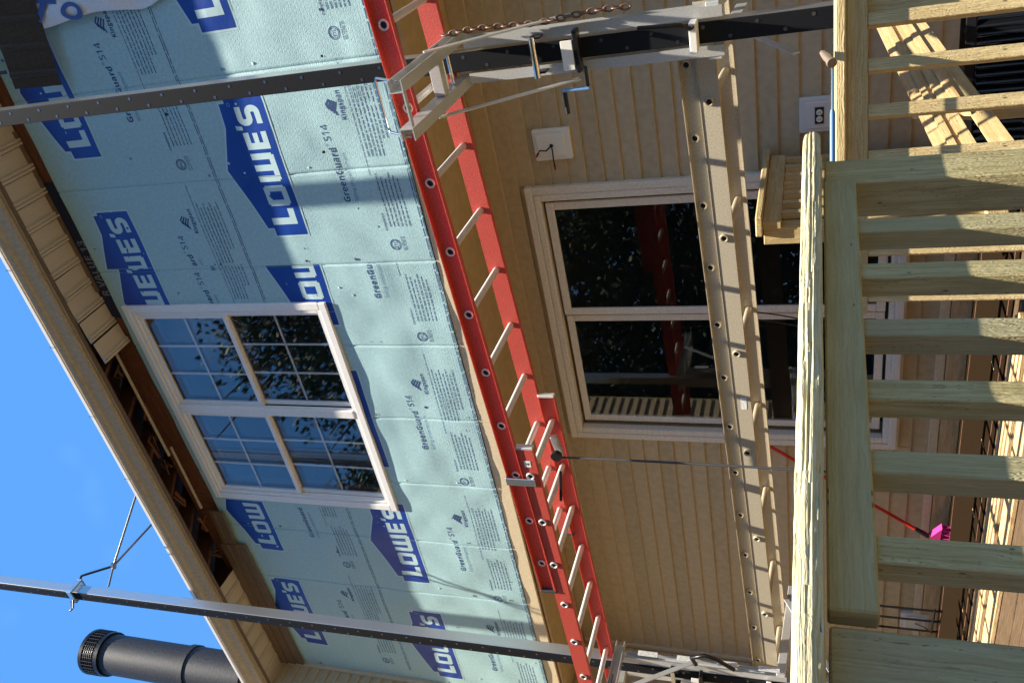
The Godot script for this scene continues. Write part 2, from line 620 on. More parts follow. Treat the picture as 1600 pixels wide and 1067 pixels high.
# ---- printed foam boards
func text_tris(text: String, width: float, at: Vector2, weight := 400) -> PackedVector2Array:
	var f := SystemFont.new()
	f.font_names = PackedStringArray(["Droid Sans"])
	f.font_weight = weight
	var tm := TextMesh.new()
	tm.text = text
	tm.font = f
	tm.font_size = 64
	tm.pixel_size = 0.01
	tm.depth = 0.0
	tm.curve_step = 6.0
	tm.horizontal_alignment = HORIZONTAL_ALIGNMENT_LEFT
	tm.vertical_alignment = VERTICAL_ALIGNMENT_BOTTOM
	var a := tm.get_mesh_arrays()
	var vs: PackedVector3Array = a[Mesh.ARRAY_VERTEX]
	var ix: PackedInt32Array = a[Mesh.ARRAY_INDEX]
	var lo := Vector2(1e9, 1e9)
	var hi := -lo
	for v in vs:
		lo = lo.min(Vector2(v.x, v.y))
		hi = hi.max(Vector2(v.x, v.y))
	var s := width / (hi.x - lo.x)
	var out := PackedVector2Array()
	for i in ix:
		out.append((Vector2(vs[i].x, vs[i].y) - Vector2(lo.x, lo.y)) * s + at)
	return out

func poly_tris(p: Array, s := 1.0, at := Vector2.ZERO) -> PackedVector2Array:
	var poly := PackedVector2Array()
	for q in p:
		poly.append(q * s + at)
	var out := PackedVector2Array()
	for i in Geometry2D.triangulate_polygon(poly):
		out.append(poly[i])
	return out

func rect_tris(x0: float, y0: float, x1: float, y1: float, s := 1.0, at := Vector2.ZERO) -> PackedVector2Array:
	return poly_tris([Vector2(x0, y0), Vector2(x1, y0), Vector2(x1, y1), Vector2(x0, y1)], s, at)

func stroke_tris(pts: Array, w: float, s := 1.0, at := Vector2.ZERO) -> PackedVector2Array:
	var out := PackedVector2Array()
	for poly in Geometry2D.offset_polyline(PackedVector2Array(pts), w * 0.5, Geometry2D.JOIN_ROUND, Geometry2D.END_BUTT):
		if Geometry2D.is_polygon_clockwise(poly):
			continue
		out.append_array(poly_tris(Array(poly), s, at))
	return out

func build_pattern() -> Dictionary:
	var p := {"border": PackedVector2Array(), "blue": PackedVector2Array(), "pale": PackedVector2Array(), "ink": PackedVector2Array(), "inkpale": PackedVector2Array()}
	var W := 0.87
	var outline := [Vector2(0, 0), Vector2(1, 0), Vector2(1, 0.30), Vector2(0.975, 0.30), Vector2(0.975, 0.345), Vector2(0.81, 0.352), Vector2(0.515, 0.465), Vector2(0.06, 0.312), Vector2(0.06, 0.26), Vector2(0, 0.26)]
	p.blue = poly_tris(outline, W)
	for poly in Geometry2D.offset_polygon(PackedVector2Array(outline), 0.014, Geometry2D.JOIN_MITER):
		p.border.append_array(poly_tris(Array(poly), W))
	var q := PackedVector2Array()
	q.append_array(rect_tris(0.085, 0.10, 0.137, 0.255, W))                     # L
	q.append_array(rect_tris(0.085, 0.05, 0.205, 0.10, W))
	for r in [[0.227, 0.065, 0.272, 0.22], [0.337, 0.065, 0.382, 0.22], [0.24, 0.05, 0.369, 0.094], [0.24, 0.192, 0.369, 0.235]]:   # O
		q.append_array(rect_tris(r[0], r[1], r[2], r[3], W))
	for r in [[0.412, 0.065, 0.457, 0.235], [0.492, 0.09, 0.537, 0.235], [0.575, 0.065, 0.62, 0.235], [0.425, 0.05, 0.607, 0.094]]:   # W
		q.append_array(rect_tris(r[0], r[1], r[2], r[3], W))
	for r in [[0.648, 0.05, 0.694, 0.235], [0.694, 0.05, 0.768, 0.093], [0.694, 0.123, 0.762, 0.162], [0.694, 0.192, 0.768, 0.235]]:   # E
		q.append_array(rect_tris(r[0], r[1], r[2], r[3], W))
	q.append_array(poly_tris([Vector2(0.786, 0.222), Vector2(0.812, 0.222), Vector2(0.822, 0.272), Vector2(0.79, 0.272)], W))            # '
	var s_pts := [Vector2(0.945, 0.213), Vector2(0.88, 0.215)]
	for k in range(0, 9):
		var t := PI / 2 + PI * k / 8.0
		s_pts.append(Vector2(0.862 + 0.026 * cos(t), 0.178 + 0.036 * sin(t)))
	for k in range(0, 9):
		var t := PI / 2 - PI * k / 8.0
		s_pts.append(Vector2(0.902 + 0.026 * cos(t), 0.107 + 0.036 * sin(t)))
	s_pts.append(Vector2(0.822, 0.071))
	q.append_array(stroke_tris(s_pts, 0.044, W))
	for k in 10:                                                                # registered mark
		var t0 := TAU * k / 10.0
		var t1 := TAU * (k + 1) / 10.0
		var c := Vector2(0.965, 0.27) * W
		q.append_array(PackedVector2Array([c + Vector2(cos(t0), sin(t0)) * 0.011, c + Vector2(cos(t1), sin(t1)) * 0.011, c + Vector2(cos(t1), sin(t1)) * 0.008]))
	p.pale = q
	# product name
	p.ink.append_array(text_tris("GreenGuard", 0.335, Vector2(0.195, -0.372), 700))
	p.ink.append_array(text_tris("S14", 0.098, Vector2(0.572, -0.360), 400))
	p.inkpale.append_array(text_tris("®", 0.018, Vector2(0.540, -0.330), 400))
	p.inkpale.append_array(text_tris("Siding Underlayment", 0.30, Vector2(0.195, -0.432), 400))
	p.ink.append_array(text_tris("Kingspan", 0.168, Vector2(0.685, -0.512), 700))
	for k in 4:                                                                 # winged emblem over the name
		var c := Vector2(0.745 + 0.012 * k, -0.452 + 0.014 * k)
		p.ink.append_array(stroke_tris([c + Vector2(-0.03, 0.0), c + Vector2(0.0, 0.012), c + Vector2(0.045 - 0.006 * k, -0.012)], 0.009))
	# certification mark
	var mc := Vector2(-0.10, -0.578)
	for k in 20:
		var t0 := TAU * k / 20.0
		var t1 := TAU * (k + 1) / 20.0
		for rr in [[0.036, 0.031], [0.027, 0.024]]:
			var a0: Vector2 = mc + Vector2(cos(t0), sin(t0)) * rr[0]
			var a1: Vector2 = mc + Vector2(cos(t1), sin(t1)) * rr[0]
			var b0: Vector2 = mc + Vector2(cos(t0), sin(t0)) * rr[1]
			var b1: Vector2 = mc + Vector2(cos(t1), sin(t1)) * rr[1]
			p.ink.append_array(PackedVector2Array([a0, a1, b1, a0, b1, b0]))
	p.ink.append_array(text_tris("ETL", 0.036, mc - Vector2(0.018, 0.009), 700))
	# small print: broken lines of marks too fine to read
	var r2 := RandomNumberGenerator.new()
	r2.seed = 77
	var lines := []
	for k in 3:
		lines.append([-0.14, -0.048, -0.628 - 0.011 * k, 0.005])
	for k in 6:
		lines.append([0.02, 0.36 - 0.02 * (k % 3), -0.585 - 0.026 * k, 0.009])
	for k in 7:
		lines.append([0.46 + (0.10 if k > 4 else 0.0), 0.89 - 0.03 * (k % 2), -0.575 - 0.025 * k, 0.009])
	lines.append([0.35, 1.02, -0.548, 0.006])
	for l in lines:
		var x: float = l[0]
		while x < l[1]:
			var w := r2.randf_range(0.012, 0.045)
			var y: float = l[2]
			# a word: a run of short upright strokes on a thin bar
			var e := minf(x + w, l[1])
			p.ink.append_array(rect_tris(x, y, e, y + l[3] * 0.42))
			var cx := x
			while cx < e:
				p.ink.append_array(rect_tris(cx, y, minf(cx + 0.0022, e), y + l[3] * r2.randf_range(0.7, 1.0)))
				cx += 0.0055
			x = e + 0.006
	p.ink.append_array(text_tris("Compliance", 0.115, Vector2(-0.005, -0.560), 700))
	for y in [-0.792, -0.806]:
		var x := -0.20
		while x < 1.04:
			var w := r2.randf_range(0.03, 0.16)
			p.ink.append_array(rect_tris(x, y, minf(x + w, 1.04), y + 0.0045))
			x += w + 0.012
	return p

func clip_tri(poly: PackedVector2Array, r: Rect2) -> PackedVector2Array:
	for side in 4:
		var out := PackedVector2Array()
		var n := poly.size()
		for i in n:
			var a := poly[i]
			var b := poly[(i + 1) % n]
			var da := 0.0
			var db := 0.0
			match side:
				0: da = a.x - r.position.x; db = b.x - r.position.x
				1: da = r.end.x - a.x; db = r.end.x - b.x
				2: da = a.y - r.position.y; db = b.y - r.position.y
				3: da = r.end.y - a.y; db = r.end.y - b.y
			if da >= 0.0: out.append(a)
			if (da > 0.0 and db < 0.0) or (da < 0.0 and db > 0.0):
				out.append(a.lerp(b, da / (da - db)))
		poly = out
		if poly.size() < 3: break
	return poly

func lay_tri(st: SurfaceTool, a: Vector2, b: Vector2, c: Vector2, lift: float) -> void:
	var ab := a.distance_to(b)
	var bc := b.distance_to(c)
	var ca := c.distance_to(a)
	var m := maxf(ab, maxf(bc, ca))
	if m > 0.09:
		if m == ab:
			var d := (a + b) * 0.5
			lay_tri(st, a, d, c, lift); lay_tri(st, d, b, c, lift)
		elif m == bc:
			var d := (b + c) * 0.5
			lay_tri(st, a, b, d, lift); lay_tri(st, a, d, c, lift)
		else:
			var d := (c + a) * 0.5
			lay_tri(st, a, b, d, lift); lay_tri(st, d, b, c, lift)
		return
	var p := Vector3(a.x, a.y, face_z(a.x, a.y) + lift)
	var q := Vector3(b.x, b.y, face_z(b.x, b.y) + lift)
	var r := Vector3(c.x, c.y, face_z(c.x, c.y) + lift)
	var n := (p - r).cross(p - q)
	if n.z < 0.0: n = -n
	tri(st, p, q, r, n.normalized(), a, b, c)

func around_window(r: Rect2) -> Array:
	var w := r.intersection(WIN)
	if w.size.x <= 0.0 or w.size.y <= 0.0:
		return [r]
	var out := []
	if w.position.x > r.position.x + 0.001: out.append(Rect2(r.position, Vector2(w.position.x - r.position.x, r.size.y)))
	if w.end.x < r.end.x - 0.001: out.append(Rect2(w.end.x, r.position.y, r.end.x - w.end.x, r.size.y))
	if w.position.y > r.position.y + 0.001: out.append(Rect2(w.position.x, r.position.y, w.size.x, w.position.y - r.position.y))
	if w.end.y < r.end.y - 0.001: out.append(Rect2(w.position.x, w.end.y, w.size.x, r.end.y - w.end.y))
	return out

func foam_boards(h: Node) -> void:
	var pat := build_pattern()
	# runs of print: x range, logo corners, height of the logo's foot
	var runs := []
	for k in range(-1, 4): runs.append([2.165, -2.14, 3.6, -1.926 + 1.248 * k, 2.975])
	for k in range(0, 4): runs.append([2.165, CORNER_X, -2.14, -2.591 - 1.248 * k, 2.975])
	for k in range(-1, 4): runs.append([3.42, -2.12, 3.6, -1.316 + 1.248 * k, 4.285])
	runs.append([3.42, -4.3, -2.12, -2.84, 4.285])
	for k in range(0, 2): runs.append([3.42, CORNER_X, -4.3, -4.865 - 1.248 * k, 4.285])
	var cap := disc_mesh(0.012, 10)
	for row in 2:
		var y0 := 2.165 if row == 0 else 3.42
		var y1 := 3.42 if row == 0 else 4.778
		for k in range(-7, 10):
			var x1 := -0.92 - 0.614 * (k - 1)
			var x0 := maxf(x1 - 0.614, CORNER_X + 0.02)
			if x1 - x0 < 0.02: continue
			var rects := around_window(Rect2(x0, y0, x1 - x0, y1 - y0))
			if rects.is_empty(): continue
			var st := begin()
			for r: Rect2 in rects:
				var xs := [r.position.x]
				for e in [0.003, 0.008, 0.02, 0.035]: xs.append(r.position.x + e)
				for i in range(1, 9): xs.append(lerpf(r.position.x + 0.035, r.end.x - 0.035, i / 9.0))
				for e in [0.035, 0.02, 0.008, 0.003, 0.0]: xs.append(r.end.x - e)
				xs.sort()
				var ys := []
				var ny := maxi(3, int(r.size.y / 0.08))
				for i in ny + 1: ys.append(lerpf(r.position.y, r.end.y, float(i) / ny))
				for i in range(xs.size() - 1):
					for j in range(ys.size() - 1):
						var q := []
						for c in [[i, j], [i + 1, j], [i + 1, j + 1], [i, j + 1]]:
							var x: float = xs[c[0]]
							var y: float = ys[c[1]]
							var e := 0.004
							var n := Vector3(-(foam_z(x + e, y) - foam_z(x - e, y)) / (2 * e), -(foam_z(x, y + e) - foam_z(x, y - e)) / (2 * e), 1.0).normalized()
							q.append([Vector3(x, y, foam_z(x, y)), n, Vector2(x, y)])
						smooth(st, q[0], q[1], q[2])
						smooth(st, q[0], q[2], q[3])
				# board edges
				for e in [[r.position, Vector2(r.end.x, r.position.y), Vector3.DOWN], [Vector2(r.position.x, r.end.y), r.end, Vector3.UP]]:
					var a: Vector2 = e[0]
					var b: Vector2 = e[1]
					quad(st, Vector3(a.x, a.y, 0), Vector3(b.x, b.y, 0), Vector3(b.x, b.y, foam_z(b.x, b.y)), Vector3(a.x, a.y, foam_z(a.x, a.y)), e[2])
			var board := obj("foam_board", st, M.foam, h)
			# print on this board
			for lay in [["border", "logo_border", M.logo_pale, 0.0012], ["blue", "logo", M.logo_blue, 0.0018], ["pale", "logo_lettering", M.logo_pale, 0.0024], ["ink", "lettering", M.ink, 0.0012], ["inkpale", "pale_lettering", M.ink_pale, 0.0012]]:
				var ts: PackedVector2Array = pat[lay[0]]
				for run in runs:
					if absf(float(run[0]) - y0) > 0.01: continue
					if float(run[3]) - 0.25 > x1 or float(run[3]) + 1.1 < x0: continue
					var off := Vector2(run[3], run[4])
					for r: Rect2 in rects:
						var rr := r.intersection(Rect2(run[1], y0 + 0.002, float(run[2]) - float(run[1]), y1 - y0 - 0.004)).grow(-0.0015)
						if rr.size.x <= 0.0 or rr.size.y <= 0.0: continue
						var ps := begin()
						var some := false
						for i in range(0, ts.size(), 3):
							var a := ts[i] + off
							var b := ts[i + 1] + off
							var c := ts[i + 2] + off
							if maxf(a.x, maxf(b.x, c.x)) < rr.position.x or minf(a.x, minf(b.x, c.x)) > rr.end.x: continue
							if maxf(a.y, maxf(b.y, c.y)) < rr.position.y or minf(a.y, minf(b.y, c.y)) > rr.end.y: continue
							var poly := clip_tri(PackedVector2Array([a, b, c]), rr)
							for v in range(1, poly.size() - 1):
								lay_tri(ps, poly[0], poly[v], poly[v + 1], lay[3])
								some = true
						if some: obj(lay[1], ps, lay[2], board)
			# cap nails pressed into the facer
			for n in 5:
				var p := Vector2(rng.randf_range(x0 + 0.04, x1 - 0.04), rng.randf_range(y0 + 0.05, y1 - 0.05))
				if n < 2: p.x = x0 + 0.035
				if WIN.grow(0.1).has_point(p): continue
				inst("cap_nail", cap, M.bolt if rng.randf() < 0.35 else M.logo_pale, board, Transform3D(Basis(Vector3.RIGHT, rng.randf_range(-0.3, 0.3)), Vector3(p.x, p.y, foam_z(p.x, p.y) + 0.003)).scaled_local(Vector3.ONE * rng.randf_range(0.5, 0.9)))
	# wall paper and sheathing showing above the boards
	var st := begin()
	box(st, Vector3(-2.0, 4.85, 0.008), Vector3(1.06, 0.15, 0.010))
	var nv := obj("housewrap_strip", st, M.navy, h)
	var ps := begin()
	var t := text_tris("R VALUE 13", 0.44, Vector2(-2.34, 4.800), 700)
	for i in range(0, t.size(), 3):
		tri(ps, Vector3(t[i].x, t[i].y, 0.0138), Vector3(t[i + 1].x, t[i + 1].y, 0.0138), Vector3(t[i + 2].x, t[i + 2].y, 0.0138), Vector3.BACK)
	obj("lettering", ps, M.navy_print, nv)

func lap(st: SurfaceTool, x0: float, x1: float, y: float, hgt: float, z: float) -> void:
	var prof := PackedVector2Array([Vector2(0.0, 0.0), Vector2(0.0, 0.0185), Vector2(0.004, 0.020), Vector2(hgt + 0.006, 0.003), Vector2(hgt + 0.006, 0.0)])
	prism(st, prof, Vector3(x0, y, z), Vector3.UP, Vector3.BACK, Vector3.RIGHT, x1 - x0)

func lower_siding(h: Node) -> void:
	var step := 0.1135
	var nth := 0
	var y := UNDER_Y - 0.028 - step
	while y > -0.80:
		var segs := [[CORNER_X + 0.05, 3.4]]
		if y < DOOR.end.y + 0.08 and y + step > DOOR.position.y - 0.06:
			segs = [[CORNER_X + 0.05, DOOR.position.x - 0.085], [DOOR.end.x + 0.085, 3.4]]
		for s in segs:
			var x0: float = s[0]
			var x1: float = s[1]
			var cut := x1
			if x1 - x0 > 3.4: cut = x0 + fposmod(float(nth) * 1.37 + 0.6, x1 - x0 - 1.6) + 0.8
			nth += 1
			var st := begin()
			lap(st, x0, minf(cut + 0.02, x1), y, step, WALL_LOW)
			obj("siding_plank", st, M.siding if nth % 3 != 0 else M.siding_b, h)
			if cut < x1:
				st = begin()
				lap(st, cut, x1, y - 0.001, step, WALL_LOW + 0.0018)
				obj("siding_plank", st, M.siding_b if nth % 2 == 0 else M.siding, h)
		var sill := DOOR.position.y - 0.088
		if segs.size() == 2 and y < sill - 0.01:        # course cut off under the door sill
			var st := begin()
			lap(st, DOOR.position.x - 0.083, DOOR.end.x + 0.083, y, minf(step, sill - y) - 0.006, WALL_LOW)
			obj("siding_plank", st, M.siding, h)
		y -= step
	var st := begin()
	box(st, Vector3(-1.5, -0.715, WALL_LOW + 0.018), Vector3(9.9, 0.055, 0.036), Basis.IDENTITY, 0.004)
	obj("base_trim", st, M.cream, h)
	st = begin()
	box(st, Vector3(CORNER_X + 0.025, 0.6, WALL_LOW + 0.014), Vector3(0.05, 2.84, 0.03), Basis.IDENTITY, 0.004)
	obj("corner_trim", st, M.siding_edge, h)

func wing_siding(h: Node) -> void:
	# wall of the projecting wing, at right angles to the main wall
	var st := begin()
	box(st, Vector3(CORNER_X - 0.08, 1.75, 1.2), Vector3(0.15, 6.5, 3.68))
	obj("wing_wall", st, M.tan_panel, h)
	var step := 0.1125
	var y := 4.823 - step * 49.0
	for k in 50:
		var z0 := 0.06 if y > UNDER_Y - 0.1 else WALL_LOW + 0.04
		st = begin()
		var prof := PackedVector2Array([Vector2(0.0, 0.0), Vector2(0.0, 0.0185), Vector2(0.004, 0.020), Vector2(step + 0.006, 0.003), Vector2(step + 0.006, 0.0)])
		prism(st, prof, Vector3(CORNER_X - 0.004, y, z0), Vector3.UP, Vector3.RIGHT, Vector3.BACK, 3.0 - z0)
		obj("siding_plank", st, M.siding, h)
		y += step
	st = begin()
	box(st, Vector3(CORNER_X + 0.022, 3.48, 0.035), Vector3(0.04, 2.86, 0.055), Basis.IDENTITY, 0.004)
	obj("corner_trim", st, M.siding_edge, h)

func soffit_panel(h: Node, x: float, w: float, sag: float, tilt: float) -> void:
	var st := begin()
	var len := 0.285
	var prof := PackedVector2Array([Vector2(0.0, 0.0), Vector2(0.010, -0.016), Vector2(0.022, -0.016), Vector2(0.028, -0.006), Vector2(0.034, -0.016), Vector2(0.046, -0.016), Vector2(0.056, 0.0), Vector2(w, 0.0), Vector2(w, 0.004), Vector2(0.0, 0.004)])
	prism(st, prof, Vector3.ZERO, Vector3.RIGHT, Vector3.UP, Vector3.BACK, len)
	inst("soffit_panel", st.commit(), M.soffit, h, Transform3D(Basis(Vector3.RIGHT, tilt) * Basis(Vector3.BACK, sag * 1.2), Vector3(x, SOFFIT_Y - sag, 0.012)))

func eave(h: Node) -> void:
	# soffit panels: in place at the right and in the far corner, gone between
	var w := 0.172
	var n := 0
	var x := 1.9
	while x > -2.75:
		var sag := 0.0
		if x < -0.9: sag = 0.012 + 0.010 * smoothstep(-0.9, -2.7, x)
		if x < -2.45: sag = 0.04
		if x < -2.60: sag = 0.075
		if not (x > -0.80 and x < -0.20): soffit_panel(h, x, w - 0.004, sag, 0.05 if sag > 0.02 else 0.0)
		x -= w
		n += 1
	x = -5.15 - w
	while x > CORNER_X - 0.05:
		soffit_panel(h, x, w - 0.004, 0.0, 0.0)
		x -= w
	# receiving channels along the wall
	for s in [[-2.3, -1.1, -0.012], [-0.1, 2.0, 0.0]]:
		var st := begin()
		bar(st, Vector3(s[0], SOFFIT_Y - 0.022 + s[2], 0.022), Vector3(s[1], SOFFIT_Y - 0.014, 0.022), 0.030, 0.016, Vector3.UP, 0.003)
		obj("soffit_channel", st, M.old_trim, h)
	for s in [[-3.75, 4.875, -2.75, 4.90, 0.14], [-4.35, 4.86, -3.7, 4.875, 0.11]]:
		var st := begin()
		bar(st, Vector3(s[0], s[1], s[4]), Vector3(s[2], s[3], s[4] - 0.02), 0.022, 0.014, Vector3.UP, 0.003)
		obj("soffit_channel", st, M.gutter, h)
	# old frieze course still hanging at the far end
	var st2 := begin()
	var prof := PackedVector2Array([Vector2(0, 0), Vector2(0, 0.02), Vector2(0.085, 0.014), Vector2(0.085, 0.026), Vector2(0.17, 0.020), Vector2(0.17, 0.032), Vector2(0.25, 0.026), Vector2(0.25, 0)])
	prism(st2, prof, Vector3(CORNER_X + 0.045, 4.655, 0.046), Vector3.UP, Vector3.BACK, Vector3.RIGHT, 1.62)
	obj("frieze_course", st2, M.old_trim, h)
	st2 = begin()
	var b := Basis(Vector3.BACK, -0.06)
	prism(st2, PackedVector2Array([Vector2(0, 0), Vector2(0, 0.02), Vector2(0.085, 0.014), Vector2(0.085, 0.026), Vector2(0.13, 0.020), Vector2(0.13, 0)]), Vector3(-4.81, 4.74, 0.05), b * Vector3.UP, Vector3.BACK, b * Vector3.RIGHT, 0.38)
	obj("frieze_course", st2, M.old_trim, h)
	# fascia, gutter
	st2 = begin()
	box(st2, Vector3(-1.48, 5.0, 0.312), Vector3(10.0, 0.18, 0.02), Basis.IDENTITY, 0.002)
	obj("fascia", st2, M.gutter, h)
	st2 = begin()
	box(st2, Vector3(-1.48, 4.902, 0.304), Vector3(10.0, 0.012, 0.030), Basis.IDENTITY, 0.003)
	obj("fascia_lip", st2, M.old_trim, h)
	st2 = begin()
	var og := [Vector2(0.325, 5.075), Vector2(0.325, 4.930), Vector2(0.350, 4.930), Vector2(0.360, 4.958), Vector2(0.368, 4.990), Vector2(0.380, 5.012), Vector2(0.394, 5.022), Vector2(0.402, 5.040), Vector2(0.404, 5.075), Vector2(0.396, 5.080)]
	var poly := PackedVector2Array()
	for p in og: poly.append(p)
	for i in range(og.size() - 1, -1, -1):
		var q: Vector2 = og[i]
		poly.append(q + Vector2(-0.004 if q.x > 0.345 else 0.004, 0.004))
	prism(st2, poly, Vector3(CORNER_X + 0.02, 0, 0), Vector3.BACK, Vector3.UP, Vector3.RIGHT, 9.9)
	obj("gutter", st2, M.gutter, h)
	# rafters and roof deck above the open stretch
	var rf := part("roof", h)
	x = 2.8
	while x > CORNER_X:
		var st := begin()
		bar(st, Vector3(x, 4.985, 0.295), Vector3(x, 5.47, -0.55), 0.04, 0.13, Vector3.UP, 0.002)
		obj("rafter", st, M.dark_wood, rf)
		x -= 0.405
	st2 = begin()
	bar(st2, Vector3(-1.45, 5.08, 0.37), Vector3(-1.45, 7.15, -3.30), 10.1, 0.03, Vector3.UP)
	obj("roof_deck", st2, M.dark_wood, rf)
	st2 = begin()
	bar(st2, Vector3(-1.45, 5.107, 0.388), Vector3(-1.45, 7.17, -3.28), 10.1, 0.012, Vector3.UP)
	obj("shingles", st2, M.roof, rf)
	st2 = begin()
	box(st2, Vector3(-1.45, 5.084, 0.4135), Vector3(10.1, 0.030, 0.006), Basis.IDENTITY, 0.001)
	obj("drip_edge", st2, M.white_frame, rf)
	st2 = begin()
	bar(st2, Vector3(-1.45, 7.15, -3.30), Vector3(-1.45, 5.0, -7.2), 10.1, 0.03, Vector3.UP)
	obj("back_slope", st2, M.roof, rf)
	# torn insulation and paper in the open eave
	for k in 7:
		var st := begin()
		var c := Vector3(-3.0 - 0.32 * k + rng.randf_range(-0.1, 0.1), 4.98 + rng.randf_range(-0.03, 0.04), 0.10 + rng.randf_range(-0.05, 0.04))
		var pts := []
		for i in 6: pts.append(c + Vector3(rng.randf_range(-0.12, 0.12), rng.randf_range(-0.04, 0.05), rng.randf_range(-0.04, 0.04)))
		tube(st, pts, 0.016, 6, false, 0.004)
		obj("torn_paper", st, M.sheathing if k % 3 != 0 else M.dark_wood, rf)
	# thin nails along the drip edge
	for k in 4:
		var st := begin()
		var nx := -1.9 - 0.62 * k
		tube(st, [Vector3(nx, 5.09, 0.39), Vector3(nx, 5.105, 0.425)], 0.003, 6)
		obj("nail", st, M.bolt, rf)

func frame_ring(st: SurfaceTool, r: Rect2, w: float, z: float, d: float, bev := 0.006) -> void:
	# four mitre-free members, verticals between the horizontals
	box(st, Vector3(r.get_center().x, r.end.y - w / 2, z), Vector3(r.size.x, w, d), Basis.IDENTITY, bev)
	box(st, Vector3(r.get_center().x, r.position.y + w / 2, z), Vector3(r.size.x, w, d), Basis.IDENTITY, bev)
	box(st, Vector3(r.position.x + w / 2, r.get_center().y, z - 0.0015), Vector3(w, r.size.y - 2 * w, d), Basis.IDENTITY, bev)
	box(st, Vector3(r.end.x - w / 2, r.get_center().y, z - 0.0015), Vector3(w, r.size.y - 2 * w, d), Basis.IDENTITY, bev)

func upper_window(h: Node) -> void:
	var win := part("upper_window", h)
	var outer := Rect2(-4.275, 3.02, 1.86, 1.70)
	var st := begin()
	frame_ring(st, outer, 0.058, 0.029, 0.042)
	obj("frame", st, M.white_frame, win)
	st = begin()
	frame_ring(st, outer.grow(-0.060), 0.026, 0.018, 0.046, 0.004)
	obj("inner_frame", st, M.white_frame, win)
	st = begin()
	box(st, Vector3(-3.345, 3.87, 0.026), Vector3(0.072, 1.528, 0.046), Basis.IDENTITY, 0.006)
	obj("mullion", st, M.white_frame, win)
	for u in 2:
		var x0 := -4.188 if u == 0 else -3.308
		var x1 := -3.382 if u == 0 else -2.502
		for s in 2:
			var y0 := 3.107 if s == 0 else 3.865
			var y1 := 3.90 if s == 0 else 4.633
			var z := -0.012 if s == 0 else 0.014
			var r := Rect2(x0, y0, x1 - x0, y1 - y0)
			st = begin()
			frame_ring(st, r, 0.036, z, 0.022, 0.003)
			obj("sash", st, M.white_frame, win)
			var g := r.grow(-0.034)
			st = begin()
			box(st, Vector3(g.get_center().x, g.get_center().y, z + 0.004), Vector3(g.size.x, g.size.y, 0.004))
			obj("pane", st, M.glass, win)
			st = begin()
			box(st, Vector3(g.get_center().x, g.get_center().y, z - 0.024), Vector3(g.size.x, g.size.y, 0.004))
			obj("pane", st, M.glass, win)
			for k in [1, 2]:
				st = begin()
				box(st, Vector3(lerpf(g.position.x, g.end.x, k / 3.0), g.get_center().y, z - 0.006), Vector3(0.015, g.size.y - 0.01, 0.005))
				obj("muntin", st, M.white_frame, win)
			st = begin()
			box(st, Vector3(g.get_center().x, g.get_center().y, z - 0.012), Vector3(g.size.x - 0.01, 0.015, 0.005))
			obj("muntin", st, M.white_frame, win)

func patio_door(h: Node) -> void:
	var dr := part("patio_door", h)
	var z := WALL_LOW
	var st := begin()
	var outer := DOOR.grow(0.085)
	frame_ring(st, outer, 0.05, z + 0.030, 0.05)
	obj("casing", st, M.door_frame, dr)
	st = begin()
	frame_ring(st, outer.grow(-0.052), 0.045, z + 0.020, 0.065)
	obj("frame", st, M.door_frame, dr)
	st = begin()
	box(st, Vector3(-2.97, -0.465, z + 0.045), Vector3(1.98, 0.05, 0.10), Basis.IDENTITY, 0.006)
	obj("sill", st, M.plate, dr)
	for s in [[-3.885, -2.962, -0.012], [-2.945, -2.105, 0.012]]:
		var r := Rect2(s[0], DOOR.position.y + 0.03, s[1] - s[0], DOOR.size.y - 0.06)
		st = begin()
		frame_ring(st, r, 0.052 if s[0] > -3.0 else 0.05, z + s[2], 0.02, 0.004)
		obj("sash", st, M.door_frame, dr)
		var g := r.grow(-0.05)
		st = begin()
		box(st, Vector3(g.get_center().x, g.get_center().y, z + s[2]), Vector3(g.size.x, g.size.y, 0.006))
		obj("pane", st, M.glass, dr)

